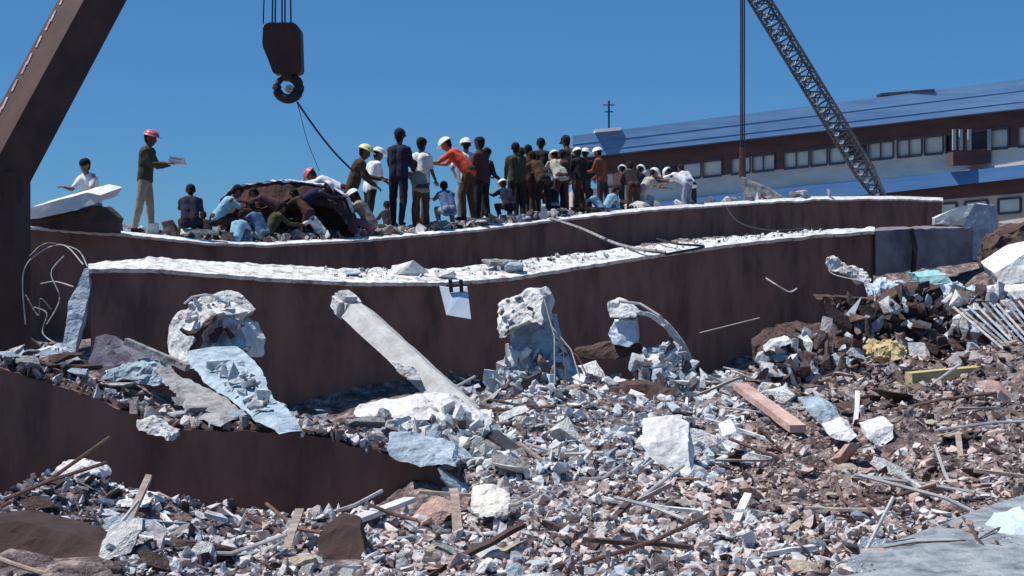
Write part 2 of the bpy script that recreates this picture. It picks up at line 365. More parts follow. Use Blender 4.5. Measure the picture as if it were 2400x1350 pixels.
tag(mesh_obj('antenna', b, M_rope), 'thin rooftop antenna at the far left end of the blue roofed building', 'antenna')

# ------------------------------------------------------------ left crane
tip = P(660, -815, 24.2); foot = P(-3, 405, 20.0)
lc = thing('mobile_crane', 'dark brown crane boom slanting up out of the top left corner', 'crane', (foot.x, foot.y, 0))
ax = (tip - foot).normalized(); u, v = frame_for(ax)   # u sideways, v up/back
b = bmesh.new()
def boxsec(b, a, c, w0, w1, dp):
    rings = []
    for p, w_ in ((a, w0), (c, w1)):
        rings.append([p + u * sx * w_ / 2 + v * sy * dp / 2 for sx, sy in ((-1, -1), (1, -1), (1, 1), (-1, 1))])
    loft(b, rings)
boxsec(b, foot - ax * 0.4, foot + ax * 6.2, 0.72, 0.68, 0.6)
bo = mesh_obj('boom', b, M_crane, lc)
b = bmesh.new(); boxsec(b, foot + ax * 6.0, foot + ax * 9.4, 0.64, 0.62, 0.56); boxsec(b, foot + ax * 9.3, tip - ax * 0.2, 0.52, 0.5, 0.44); sub('inner_boom', b, M_crane, bo, lc.location)
for i in range(24):   # brackets in pale paint for the highlights near the boom's left edge
    c = foot + ax * (0.1 + i * 0.26 + .05 * (i % 3))
    b = bmesh.new(); cc = c - v * 0.31 if (v.y > 0) else c + v * 0.31
    side = -1 if u.x > 0 else 1
    cc = cc + u * side * 0.20
    bar(b, cc, cc + ax * 0.21 + u * side * 0.03, 0.035, 0.02); sub('bracket', b, mat('boom_highlight_paint', (0.62, 0.48, 0.48), (0.3, 0.2, 0.2), 8, bump=0), bo, lc.location)
b = bmesh.new(); tube(b, [tip + u * -.3, tip + u * .3], 0.32, 16); mesh_obj('head_sheave', b, M_darkm, lc)
b = bmesh.new(); x = P(-3, 430, 20); box(b, (x.x + 0.05, 20, (x.z + 0.0) / 2 + .1), (0.56, 0.7, x.z + 0.1)); mesh_obj('mast', b, M_crane, lc)
b = bmesh.new(); box(b, (x.x - 0.3, 20, 0.9), (1.6, 2.2, 0.9)); mesh_obj('turntable', b, M_crane, lc)
# hook block
hk = thing('hook_block', 'heavy brown crane hook block hanging on ropes above the rescuers', 'hook block', P(672, 240, 24.2))
D = 24.2
b = bmesh.new(); extrude_poly(b, [P(616, 62, D), P(626, 52, D), P(690, 52, D), P(703, 70, D), P(706, 165, D), P(700, 172, D), P(640, 172, D), P(632, 150, D), P(614, 105, D)], (0, 0.4, 0))
bmesh.ops.bevel(b, geom=b.edges[:], offset=0.02, segments=2, affect='EDGES'); mesh_obj('housing', b, M_crane, hk)
b = bmesh.new(); tube(b, [P(676, 168, D + .2), P(676, 190, D + .2)], [0.12, 0.10], 12); mesh_obj('swivel', b, M_crane, hk)
b = bmesh.new(); pts = []
c = P(675, 206, D + .2)
for i in range(21):
    a = R(70) - i / 20 * R(330); pts.append(c + Vector((math.cos(a), 0, math.sin(a))) * 0.19)
tube(b, pts, [0.09] * 8 + [0.085] * 8 + [0.07, 0.06, 0.05, 0.04, 0.02], 10); mesh_obj('hook', b, M_darkm, hk, True)
b = bmesh.new(); tube(b, [c + Vector((0.03, -.07, -0.02)), c + Vector((0.03, .07, -0.02))], 0.07, 12); mesh_obj('shackle', b, M_bright, hk)
for x in (617, 638, 645, 661, 668, 682): 
    b = bmesh.new(); tp = tip + Vector(((x - 655) / 330, 0, 0)); tube(b, [P(x, 56, D + .2), tp], 0.014 if x != 617 else 0.012, 6); mesh_obj('rope', b, M_rope, hk)
b = bmesh.new(); s0 = P(697, 240, D + .2); s1 = P(838, 410, 27.4)
tube(b, [s0.lerp(s1, i / 12) + Vector((0, 0, -0.10 * math.sin(math.pi * i / 12))) for i in range(13)], 0.019, 6)
tag(mesh_obj('sling_cable', b, M_rope), 'dark sling cable slanting down from the crane hook to the yellow helmet worker', 'cable')
b = bmesh.new(); s1 = P(748, 400, 26.6); tube(b, [s0, s0.lerp(s1, .5) + Vector((-.03, 0, -.05)), s1], 0.006, 5)
tag(mesh_obj('sling_cable', b, M_rope), 'thinner slack line under the hook, dropping to the bent rescuers', 'cable')

# ------------------------------------------------------------ right crane (lattice)
rc_t, rc_f = P(1738, -70, 44), P(2072, 478, 44)
rc = thing('lattice_crane', 'crane with slender lattice boom leaning left in front of the blue roofed building', 'crane', (rc_f.x, rc_f.y, 0))
ax = (rc_t - rc_f); Ln = ax.length; ax.normalize(); u, v = frame_for(ax)
lat = bmesh.new(); chord = {}
nseg = 30
def wid(f): return 0.38 * min(1, 0.45 + f * 4, 0.5 + (1 - f) * 5)
for sx, sy in ((-1, -1), (1, -1), (1, 1), (-1, 1)):
    chord[(sx, sy)] = [rc_f + ax * Ln * i / nseg + u * sx * wid(i / nseg) * .72 + v * sy * wid(i / nseg) * .62 for i in range(nseg + 1)]
rt = (1, -1) if (u.x > 0) else (-1, -1)
for kk, pts in chord.items():
    b = bmesh.new(); tube(b, pts, 0.045, 6); mesh_obj('chord', b, M_bright if kk[1] == -1 and kk[0] * u.x > 0 else mat('grey_boom_paint', (.16, .155, .16), (.08, .078, .085), 6, rough=.6, bump=.1), rc)  # paler metal on the camera-side right chord puts its sunlight into the colour
ks = [(-1, -1), (1, -1), (1, 1), (-1, 1)]
lace = bmesh.new(); lit = bmesh.new()
sgn = 1 if u.x > 0 else -1
for i in range(nseg):
    for q in range(4):
        A, B2 = chord[ks[q]], chord[ks[(q + 1) % 4]]
        tube(lace, [A[i], B2[i + 1]] if i % 2 else [B2[i], A[i + 1]], 0.024, 4); tube(lace, [A[i], B2[i]], 0.022, 4)
    a = chord[(sgn, -1)][i]; c_ = chord[(sgn, -1)][i + 1]; m_ = a.lerp(c_, .38)
    lit = bmesh.new(); box(lit, a.lerp(c_, .25) + Vector((0.02, -.10, .03)), (.11, .03, .15), Euler((R(-48), 0, R(-35))).to_matrix()); mesh_obj('sunlit_dot_plate', lit, M_board, rc)  # added white plates, tilted to the sun for bright dots along the chord
mesh_obj('lattice', lace, MATS['grey_boom_paint'], rc)
b = bmesh.new(); tube(b, [rc_t + Vector((0, -.25, 0)), rc_t + Vector((0, .25, 0))], 0.4, 14); mesh_obj('head_sheave', b, M_darkm, rc)
b = bmesh.new(); box(b, P(2030, 500, 44.3), (1.8, 1.8, 0.62), jit=.08); 
box(b, P(1985, 500, 44.2), (0.6, 1.5, 0.95)); mesh_obj('cab', b, M_darkm, rc)
b = bmesh.new(); q = P(2030, 510, 44.3); box(b, (q.x, q.y, q.z / 2 - .1), (2.6, 2.6, q.z - .4)); mesh_obj('chassis', b, M_crane, rc)
hc = thing('hoist_cable', 'thick vertical hoist cable dropping from the lattice boom to a broken slab piece', 'cable', P(1740, 405, 43.6))
for x in (1736, 1740, 1744.5):
    b = bmesh.new(); tube(b, [P(x, -60, 43.6), P(x, 408, 43.6)], 0.022, 6); mesh_obj('rope', b, M_rope, hc)
b = bmesh.new(); tube(b, [P(1740, 345, 43.6), P(1740, 415, 43.6)], [0.10, 0.11], 8); mesh_obj('weight', b, M_crane, hc)
b = bmesh.new(); extrude_poly(b, [P(1738, 414, 40), P(1760, 424, 40), P(1800, 440, 40), P(1835, 462, 40), P(1820, 470, 40), P(1742, 470, 40)], (0.2, 0.7, 0)); roughen(b, .15, .03, 3, 8)
tag(mesh_obj('broken_slab', b, M_grey), 'dark grey wedge of broken slab under the vertical hoist cable', 'broken slab')

# ------------------------------------------------------------ people
PEND = []
SKINM = {'d': mat('dark_skin', (0.16, 0.075, 0.05), (0.12, 0.055, 0.04), 3, rough=.6, bump=0), 'm': mat('tan_skin', (0.30, 0.16, 0.11), (0.24, 0.125, 0.085), 3, rough=.6, bump=0)}
def cloth(name, c): return mat(name + '_cloth', c, tuple(x * .72 for x in c), 7, rough=.95, bump=.5, fine=9, bdist=0.02)
CL = {'white': cloth('white', (.80, .82, .82)), 'navy': cloth('navy', (.030, .028, .055)), 'maroon': cloth('maroon', (.085, .04, .045)), 'brown': cloth('brown', (.095, .055, .035)),
      'olive': cloth('olive', (.07, .065, .04)), 'red': cloth('orange_red', (.78, .10, .05)), 'lblue': cloth('light_blue', (.28, .52, .66)), 'denim': cloth('denim', (.10, .17, .32)),
      'khaki': cloth('khaki', (.33, .28, .21)), 'purple': cloth('purple', (.26, .13, .21)), 'black': cloth('black', (.028, .024, .026)), 'rust': cloth('rust', (.30, .09, .045)),
      'cream': cloth('cream', (.50, .47, .40)), 'jeans': cloth('pale_jeans', (.28, .33, .40)), 'pink': cloth('pink', (.60, .22, .26))}
HM = {'white': mat('white_helmet', (.85, .87, .85), (.8, .8, .8), 3, rough=.35, bump=0), 'yellow': mat('yellow_helmet', (.80, .78, .36), (.72, .68, .3), 3, rough=.35, bump=0),
      'red': mat('pink_red_helmet', (.62, .20, .22), (.5, .12, .14), 3, rough=.35, bump=0)}
M_hair = mat('dark_hair', (.022, .015, .014), (.012, .01, .01), 20, bump=.4)
M_boot = mat('boot_leather', (.04, .03, .028), (.03, .02, .02), 5, bump=.1)
M_eye = mat('eye', (.02, .02, .02), (.015, .015, .015), 5, bump=0, rough=.3)

def cap(bm, a, b, r0, r1, n=10):
    a, b = Vector(a), Vector(b); d = b - a
    if d.length < 1e-4: d = Vector((0, 0, 1e-3))
    dn = d.normalized()
    pts = [a - dn * r0 * .95, a - dn * r0 * .7, a - dn * r0 * .35, a, b, b + dn * r1 * .35, b + dn * r1 * .7, b + dn * r1 * .95]
    rr = [r0 * .3, r0 * .71, r0 * .94, r0, r1, r1 * .94, r1 * .71, r1 * .3]
    tube(bm, pts, rr, n)
POSES = {  # lean, head tilt, legs (thigh L/R, knee L/R), arms (pitch L/R, elbow L/R)
    'stand': dict(lean=4, head=12, th=(6, -4), kn=(4, 8), ar=(8, 12), elb=(25, 35), ab=8),
    'look': dict(lean=10, head=35, th=(4, -8), kn=(6, 4), ar=(25, 15), elb=(60, 45), ab=6),
    'hold': dict(lean=6, head=25, th=(3, -3), kn=(3, 5), ar=(20, 25), elb=(75, 70), ab=6),
    'hips': dict(lean=3, head=10, th=(5, -5), kn=(3, 3), ar=(-12, -12), elb=(80, 80), ab=28),
    'stride': dict(lean=14, head=25, th=(32, -22), kn=(18, 14), ar=(30, 10), elb=(45, 40), ab=8),
    'bend': dict(lean=62, head=10, th=(14, 6), kn=(22, 22), ar=(75, 60), elb=(25, 35), ab=6),
    'stoop': dict(lean=38, head=15, th=(12, 2), kn=(18, 14), ar=(55, 45), elb=(35, 45), ab=8),
    'squat': dict(lean=32, head=20, th=(100, 92), kn=(128, 122), ar=(62, 50), elb=(35, 40), ab=8),
    'kneel': dict(lean=30, head=25, th=(80, 5), kn=(88, 95), ar=(55, 45), elb=(45, 45), ab=8),
    'sit': dict(lean=14, head=5, th=(86, 80), kn=(80, 70), ar=(25, 35), elb=(50, 60), ab=12),
}
def person(px, head_py, k, face, pose, shirt, legs, hat, label, skin='d', dx=0, hmin=.9, hmax=1.08, hold=None):
    q = dict(POSES[pose]); py, d = rs(px); base = P(px, py - 7, d + .4); base = Vector((base.x * (1 + k / base.y), base.y + k, base.z + 0.01))
    jl = lambda a: a + random.uniform(-5, 5)
    def dirz(a): return Vector((0, math.sin(R(a)), -math.cos(R(a))))
    J = {}; J['pel'] = Vector((0, 0, 0))
    for s, i in ((-1, 0), (1, 1)):
        hip = Vector((s * .095, 0, -.03)); th = jl(q['th'][i]); kn = hip + dirz(th) * .43 + Vector((s * .03 * (1 + abs(th) / 50), 0, 0)); sh = th - q['kn'][i]
        an = kn + dirz(sh) * .42; J['hip', i], J['kne', i], J['ank', i] = hip, kn, an
    lift = -min(J['ank', 0].z, J['ank', 1].z) + .085
    if pose == 'kneel': lift = -min(J['ank', 0].z, J['kne', 1].z - .0, J['ank', 1].z) + .07
    if pose == 'sit': lift = .50
    le = R(q['lean'] + random.uniform(-4, 4)); sd_ = Vector((0, math.sin(le), math.cos(le)))
    J['wa'] = sd_ * .20; J['ch'] = J['wa'] + Vector((0, math.sin(le * 1.12), math.cos(le * 1.12))) * .24
    nb = J['ch'] + Vector((0, math.sin(le * 1.15), math.cos(le * 1.15))) * .10; J['nk'] = nb
    ht = le * .8 + R(q['head']) * .35; hd = Vector((0, math.sin(ht), math.cos(ht))); J['hd'] = nb + hd * .185
    fw = Vector((0, math.cos(ht), -math.sin(ht)))
    for s, i in ((-1, 0), (1, 1)):
        shd = J['ch'] + Vector((s * .175, 0, 0)) + (nb - J['ch']) * .45; a = jl(q['ar'][i]) ; ab = math.sin(R(q['ab']))
        da = (dirz(a) + Vector((s * ab, 0, 0))).normalized(); el_ = shd + da * .285; fa = a + q['elb'][i]
        db = (dirz(fa) + Vector((-s * ab * .8, 0, 0))).normalized(); wr = el_ + db * .25
        J['sho', i], J['elb', i], J['wri', i], J['hdir', i] = shd, el_, wr, db
    top = J['hd'].z + lift + .14 if pose not in ('bend',) else max(J['hd'].z, J['ch'].z) + lift + .13
    want = ZC + (HY - head_py) / FPX * base.y - base.z
    s_ = max(hmin, min(hmax, want / top)); dz = 0
    if want / top < hmin * .97: dz = max(-.3, want - hmin * top)     # stands a little lower, in a hollow behind the edge
    if want / top > hmax * 1.03: dz = min(want - hmax * top, 0.5)
    hx = (Matrix.Rotation(R(face), 3, 'Z') @ J['hd']).x * s_; dx -= hx * .9
    T = Matrix.Translation(base + Vector((dx, 0, dz))) @ Matrix.Rotation(R(face), 4, 'Z') @ Matrix.Scale(s_, 4) @ Matrix.Translation(Vector((0, 0, lift)))
    # face: 0 looks away from the camera (+Y), 180 towards it, 90 left, -90 right
    root = thing('person', label, 'person', base + Vector((dx, 0, dz)), 'rescuers on the wreck')
    def emit(name, bmx, m, vox, parent=root, extra=None, disp=0.0):
        bmesh.ops.transform(bmx, matrix=T, verts=bmx.verts[:])
        if extra: bmesh.ops.transform(extra, matrix=T, verts=extra.verts[:])
        o = mesh_obj(name, bmx, m, parent, True)
        if vox:
            md = o.modifiers.new('r', 'REMESH'); md.mode = 'VOXEL'; md.voxel_size = vox; md.use_smooth_shade = True
            ms = o.modifiers.new('s', 'SMOOTH'); ms.factor = .6; ms.iterations = 3
            PEND.append((o, extra, disp, root.location.copy()))
        return o
    # body
    b = bmesh.new()
    h = J['hd']
    cap(b, h + hd * .03 - fw * .012, h + hd * .035 + fw * .012, .094, .09, 14); cap(b, h - hd * .05 + fw * .035, h - hd * .085 + fw * .05, .062, .045, 12)
    cap(b, h - hd * .005 + fw * .095, h - hd * .035 + fw * .112, .012, .016, 8)     # nose
    cap(b, h - hd * .068 + fw * .088 + Vector((-.018, 0, 0)), h - hd * .068 + fw * .088 + Vector((.018, 0, 0)), .012, .012, 8)
    for s in (-1, 1): cap(b, h + Vector((s * .088, 0, 0)) - hd * .02, h + Vector((s * .094, 0, 0)) + hd * .015, .018, .02, 8)
    cap(b, J['nk'] - hd * .02, h - hd * .06, .058, .054, 12)
    for s in (-1, 1):
        cap(b, J['ch'] + Vector((s * .08, 0, 0)), J['wa'] + Vector((s * .06, 0, 0)), .105, .095); cap(b, J['wa'] + Vector((s * .06, 0, 0)), Vector((s * .075, 0, -.02)), .095, .105)
    fing = bmesh.new()
    for s, i in ((-1, 0), (1, 1)):
        cap(b, J['nk'] - Vector((0, 0, .02)), J['sho', i], .055, .066); cap(b, J['sho', i], J['elb', i], .052, .040); cap(b, J['elb', i], J['wri', i], .040, .027)
        hv = J['hdir', i]; a_, b_ = frame_for(hv); w0 = J['wri', i]; pe = w0 + hv * .085
        for o2 in (-.02, 0, .02): cap(b, w0 + a_ * o2 * .6 + hv * .015, pe + a_ * o2 * 1.2 - hv * .01, .018, .016, 8)
        for n_, (o2, ln) in enumerate(((-.033, .062), (-.011, .075), (.011, .080), (.033, .070))):
            p0 = pe + a_ * o2 - hv * .015; p1 = p0 + hv * ln * .45; p2 = p1 + hv * ln * .34 - b_ * ln * .22; p3 = p2 + hv * ln * .12 - b_ * ln * .25
            tube(fing, [p0, p1, p2, p3], [.0095, .009, .0085, .006], 6)
        p0 = w0 + hv * .03 - a_ * s * .025; tube(fing, [p0, p0 - a_ * s * .03 + hv * .03, p0 - a_ * s * .035 + hv * .06 - b_ * .01], [.012, .0105, .007], 6)
        cap(b, J['hip', i], J['kne', i], .078, .052); cap(b, J['kne', i], J['ank', i], .052, .036)
        fd = (J['ank', i] - J['kne', i]).normalized(); ff = Vector((0, 1, 0)) - fd * fd.y
        if ff.length < .3: ff = Vector((0, 0, -1))
        ff = Vector((0, 1, 0)) if pose not in ('kneel',) or i == 0 else ff.normalized()
        J['ff', i] = ff.normalized(); cap(b, J['ank', i] + Vector((0, 0, -.03)), J['ank', i] + Vector((0, 0, -.045)) + J['ff', i] * .14, .035, .028)
    emit('body', b, SKINM[skin], .014, extra=fing)
    # shirt
    b = bmesh.new(); g = .018
    for s, i in ((-1, 0), (1, 1)):
        cap(b, J['ch'] + Vector((s * .075, 0, .01)), J['wa'] + Vector((s * .065, 0, 0)), .115 + g, .105 + g); cap(b, J['wa'] + Vector((s * .065, 0, 0)), Vector((s * .07, 0, -.01)), .105 + g, .108 + g)
        cap(b, J['nk'] - (J['hd'] - J['nk']).normalized() * .05, J['sho', i], .062, .070); 
        long_ = shirt in ('navy', 'maroon', 'brown', 'black', 'olive', 'rust', 'purple')
        cap(b, J['sho', i], J['elb', i] if long_ else J['sho', i].lerp(J['elb', i], .75), .068, .056)
        if long_: cap(b, J['elb', i], J['elb', i].lerp(J['wri', i], .92), .054, .040)
    emit('shirt', b, CL[shirt], .018, disp=.012)
    b = bmesh.new()
    for s, i in ((-1, 0), (1, 1)):
        cap(b, Vector((s * .07, 0, .03)), Vector((s * .08, 0, -.04)), .118, .115)
        cap(b, J['hip', i], J['kne', i], .100, .076); cap(b, J['kne', i], J['kne', i].lerp(J['ank', i], .93), .076, .060)
    emit('trousers', b, CL[legs], .018, disp=.010)
    for s, i in ((-1, 0), (1, 1)):
        b = bmesh.new(); a0 = J['ank', i]; cap(b, a0 + Vector((0, 0, .02)), a0 + Vector((0, 0, -.04)), .05, .045)
        cap(b, a0 + Vector((0, 0, -.045)) - J['ff', i] * .03, a0 + Vector((0, 0, -.052)) + J['ff', i] * .15, .042, .036); emit('boot', b, M_boot, .016)
    b = bmesh.new()
    for s in (-1, 1): cap(b, h + Vector((s * .033, 0, 0)) + fw * .088 + hd * .004, h + Vector((s * .033, 0, 0)) + fw * .089 + hd * .004, .011, .011, 8)
    emit('eyes', b, M_eye, 0)
    # hair or helmet
    b = bmesh.new(); rings = []
    if hat in HM:
        for j in range(7):
            a = j / 6 * R(88); rr = .125 * math.cos(a); zz = .11 * math.sin(a)
            rings.append([h + hd * (.045 + zz) + (Vector((1, 0, 0)) * math.cos(t) + fw * math.sin(t) * 1.15) * rr for t in [2 * math.pi * n_ / 16 for n_ in range(16)]])
        rim = [[h + hd * .045 + (Vector((1, 0, 0)) * math.cos(t) + fw * (math.sin(t) * 1.15 + (.25 if math.sin(t) > .5 else 0))) * .142 for t in [2 * math.pi * n_ / 16 for n_ in range(16)]]]
        rim0 = [[c_ - hd * .012 for c_ in rim[0]]]
        loft(b, rim0 + rim + rings); emit('helmet', b, HM[hat], 0)
    if hat not in HM or True:
        b = bmesh.new(); big = .008 if hat == 'hair' else 0.004
        cap(b, h + hd * .045 - fw * .028, h + hd * .05 + fw * .012, .094 + big, .088 + big, 12); cap(b, h + hd * .02 - fw * .05, h - hd * .05 - fw * .045, .075 + big, .055 + big)
        emit('hair', b, M_hair, .015)
    if hat == 'cap':
        b = bmesh.new(); cap(b, h + hd * .07 - fw * .02, h + hd * .07 + fw * .02, .105, .1, 12); tube(b, [h + hd * .055 + fw * .06, h + hd * .045 + fw * .17], [.09, .075], 12, flat=(1, .14)); emit('cap', b, CL['navy'], 0)
    return root, J, T

random.seed(5)
person(207, 372, 1.0, 150, 'sit', 'white', 'denim', 'hair', 'man in white shirt sitting behind the long white board at far left', 'm')
r_, J, T = person(352, 305, 0.5, -90, 'hold', 'olive', 'khaki', 'red', 'standing man in red helmet and khaki trousers alone at left holding papers')
b = bmesh.new(); hp = T @ ((J['wri', 0] + J['wri', 1]) / 2 + J['hdir', 0] * .12)
for i_ in range(3): box(b, hp + Vector((0.03, 0, -.02 + i_ * .05)), (.28, .22, .03 if i_ != 1 else .05), Euler((0, R(4 * i_), R(7 * i_))).to_matrix())
tag(mesh_obj('papers', b, M_board), 'small stack of pale papers held by the standing man in the red helmet', 'papers')
person(438, 430, 0.6, 10, 'squat', 'navy', 'black', 'hair', 'person in dark navy squatting between the red helmet man and the light blue shirt')
person(548, 432, 0.5, -70, 'squat', 'lblue', 'maroon', 'hair', 'crouching person in light blue shirt at left edge of the bowed beam')
person(588, 470, 0.3, 60, 'squat', 'denim', 'jeans', 'hair', 'low crouching person in denim shirt in front of the bowed beam', hmin=.8)
person(655, 472, 0.35, -60, 'squat', 'olive', 'brown', 'hair', 'crouching person in olive shirt before the middle of the bowed beam', hmin=.8)
person(735, 395, 2.0, 85, 'bend', 'white', 'maroon', 'red', 'person in white shirt and red helmet bent right over behind the bowed beam')
person(722, 482, 0.4, 100, 'squat', 'white', 'black', 'hair', 'crouching person in white shirt low in front of the bent red helmet rescuer', hmin=.78)
person(770, 420, 1.5, 40, 'stoop', 'brown', 'maroon', 'hair', 'stooping dark haired person in brown between the bent rescuer and the yellow helmet', 'd')
person(832, 443, 0.4, 80, 'squat', 'khaki', 'purple', 'white', 'squatting rescuer in white helmet and khaki shirt at the feet of the yellow helmet worker')
person(852, 338, 1.2, -80, 'stride', 'brown', 'brown', 'yellow', 'worker in yellow helmet and brown jacket striding right where the sling cable ends')
person(884, 345, 2.4, -60, 'look', 'white', 'black', 'white', 'rescuer in white helmet just behind the yellow helmet worker')
person(936, 303, 0.8, -20, 'stand', 'navy', 'black', 'cap', 'tallest standing man in dark navy and cap, left end of middle group', 'd')
person(988, 320, 1.2, -30, 'stand', 'white', 'brown', 'hair', 'dark haired man in white shirt and brown trousers beside the navy cap man', 'd')
person(968, 372, 0.6, 30, 'stoop', 'khaki', 'brown', 'hair', 'stooping person in khaki in front of the dark haired white shirt man', 'm', hmin=.84)
person(1050, 321, 1.0, 75, 'stoop', 'red', 'brown', 'white', 'rescuer in orange red shirt and white helmet leaning to the left', 'm')
person(1040, 425, 0.5, 20, 'squat', 'denim', 'jeans', 'hair', 'crouching person in denim in front of the orange red shirt', hmin=.85)
person(1092, 321, 1.8, 10, 'hips', 'white', 'jeans', 'white', 'rescuer in white helmet and white shirt, elbows out, right of orange red shirt', 'm')
person(1124, 320, 1.0, 60, 'stand', 'maroon', 'black', 'hair', 'dark haired man in maroon jacket at the right end of the middle group')
person(1208, 333, 1.0, 15, 'stand', 'olive', 'black', 'hair', 'dark haired man in olive jacket, leftmost of the dense right hand crowd')
person(1238, 338, 1.6, -15, 'stand', 'maroon', 'maroon', 'hair', 'man in dark maroon pressed behind the olive jacket man')
person(1268, 322, 2.2, -10, 'look', 'black', 'maroon', 'hair', 'dark haired man in black jacket behind the gap between maroon and brown jackets')
person(1328, 318, 2.2, 30, 'look', 'brown', 'black', 'cap', 'tall man in brown jacket and cap in the middle of the right hand crowd')
person(1302, 350, 1.0, 20, 'stoop', 'cream', 'maroon', 'white', 'stooping rescuer in white helmet and cream shirt below the brown jacket and cap', 'm')
person(1345, 362, 1.4, 60, 'look', 'purple', 'maroon', 'hair', 'person in purple shirt left of the two white helmets', hmin=.85)
person(1290, 420, 0.6, 10, 'squat', 'black', 'jeans', 'hair', 'crouching person with pale jeans at the front of the right hand crowd', hmin=.85)
person(1372, 348, 2.6, -30, 'stand', 'black', 'black', 'white', 'rescuer in black with white helmet behind the rust vest rescuer')
person(1402, 345, 1.6, 60, 'look', 'rust', 'maroon', 'white', 'rescuer in rust coloured jacket and white helmet at right of the crowd', 'm')
person(1386, 440, 0.5, 70, 'squat', 'lblue', 'denim', 'hair', 'small crouching person in light blue shirt below the rust jacket rescuer', hmin=.72)
person(1442, 445, 0.7, -70, 'squat', 'lblue', 'denim', 'hair', 'small crouching person in light blue shirt left of the stooping man in black', hmin=.72)
person(1480, 377, 1.0, 10, 'stoop', 'black', 'brown', 'hair', 'stooping man in black with brown trousers beside the white clad benders', hmin=.85)
person(1502, 385, 2.0, -40, 'stoop', 'navy', 'black', 'white', 'rescuer in navy and white helmet behind the stooping man in black', hmin=.85)
person(1532, 393, 0.8, -70, 'kneel', 'cream', 'jeans', 'white', 'kneeling rescuer in cream shirt and white helmet next to the white shirt benders', 'm')
person(1572, 392, 0.9, 60, 'bend', 'white', 'jeans', 'white', 'white helmet rescuer in white shirt bent over leftward, second from right end of the line', hmin=.85)
person(1602, 390, 1.5, 30, 'stoop', 'white', 'black', 'hair', 'stooping person in white shirt and black trousers, rightmost of all the rescuers', hmin=.85)

person(1222, 345, 2.4, 5, 'look', 'black', 'black', 'hair', 'man in black standing behind the olive and maroon jackets')
person(1250, 352, 0.8, 40, 'stoop', 'brown', 'black', 'hair', 'stooping man in brown at the front between maroon and black jackets')
person(1318, 350, 1.0, -30, 'look', 'maroon', 'black', 'hair', 'man in maroon in front of the tall brown jacket and cap', hmin=.85)
person(1140, 345, 1.8, -40, 'look', 'navy', 'black', 'hair', 'man in navy half hidden behind the maroon jacket at the middle group')
person(905, 470, 3.0, 20, 'squat', 'black', 'black', 'hair', 'low dark crouching person between the yellow helmet and the navy cap', hmin=.8)
person(470, 500, 2.4, 20, 'squat', 'black', 'denim', 'hair', 'low dark person half hidden behind the squatting navy person', hmin=.7)
person(690, 440, 0.5, 60, 'stoop', 'brown', 'maroon', 'hair', 'stooping person in brown at the middle of the bowed beam', hmin=.72)
person(790, 452, 0.8, 70, 'squat', 'black', 'maroon', 'hair', 'dark crouching person left of the white helmet and khaki shirt', hmin=.8)
person(628, 440, 1.9, -60, 'stoop', 'maroon', 'black', 'hair', 'maroon dressed stooping person nearest the top of the bowed beam', hmin=.72)

person(600, 440, .9, 80, 'bend', 'maroon', 'black', 'hair', 'bent over person in maroon at the left foot of the bowed beam', hmin=.8)
person(760, 425, .2, -75, 'bend', 'navy', 'black', 'white', 'bent over rescuer in navy with white helmet under the right half of the bowed beam', hmin=.8)
person(1180, 420, .8, 30, 'squat', 'navy', 'black', 'white', 'squatting rescuer in white helmet in the gap before the olive jacket man', hmin=.8)
person(1355, 345, .9, 35, 'look', 'black', 'maroon', 'white', 'rescuer in black and white helmet left of the rust jacket', hmin=.85)
person(1460, 385, 1.8, -20, 'stoop', 'maroon', 'black', 'white', 'stooping rescuer in maroon and white helmet left of the man in black', hmin=.85)
person(560, 500, .0, -20, 'squat', 'lblue', 'denim', 'hair', 'lowest light blue shirt crouching by the left foot of the bowed beam', hmin=.7)

# debris among the people
t = thing('bowed_beam', 'dark maroon bowed beam with a thin broken white upper edge arching over the crouching rescuers', 'beam', P(660, 560, 27.3))
OUT = [(508, 500, 540), (518, 468, 530), (535, 450, 500), (570, 436, 484), (620, 428, 474), (680, 424, 470), (720, 430, 474), (780, 442, 490), (812, 462, 520), (826, 500, 545)]
b = bmesh.new(); b2 = bmesh.new(); st = []; st2 = []
for i in range(60):
    px = 508 + (826 - 508) * i / 59; ty, by = lerp_list(OUT, px); ty += noise.noise(Vector((px * .05, 0, 2))) * 5; by += noise.noise(Vector((px * .06, 4, 2))) * 9
    d = 27.2; Tt = P(px, ty, d); Bt = P(px, by, d - .25); st.append([Tt, Tt + Vector((0, .55, -.05)), Bt + Vector((0, .8, 0)), Bt])
    w9 = max(0, noise.noise(Vector((px * .05, 4, 4))) + .1) * .10; q = Tt + Vector((0, -.05, .002)); st2.append([q, q + Vector((0, .4, .02)), q + Vector((0, .4, .03 + w9)), q + Vector((0, 0, .01 + w9 * .7))])
loft(b, st); roughen(b, .10, .035, 4, 2); mesh_obj('beam_body', b, mat('maroon_panel', (.10, .048, .045), (.045, .026, .025), 3, bump=.6, fine=12), t)
loft(b2, st2); roughen(b2, .1, .02, 6, 5); mesh_obj('upper_edge', b2, M_white, t)
b = bmesh.new(); extrude_poly(b, [P(540, 560, 27.7), P(560, 500, 27.7), P(640, 478, 27.7), P(740, 470, 27.7), P(800, 500, 27.7), P(815, 560, 27.7)], (0, .9, 0)); roughen(b, .1, .10, 3, 8)
tag(mesh_obj('debris_block', b, M_brown), 'rough dark debris heaped under the bowed beam among the crouching rescuers', 'debris')
b = bmesh.new(); extrude_poly(b, [P(40, 500, 23.2), P(58, 492, 23.2), P(140, 468, 23.2), P(205, 452, 23.4), P(236, 458, 23.4), P(225, 478, 23.4), P(150, 500, 23.2), P(90, 514, 23.2), P(48, 514, 23.2)], (0.2, 0.6, 0.16)); roughen(b, .15, .02, 2, 1)
tag(mesh_obj('white_board', b, M_board), 'long white slanting board on the far girder in front of the sitting man', 'board')
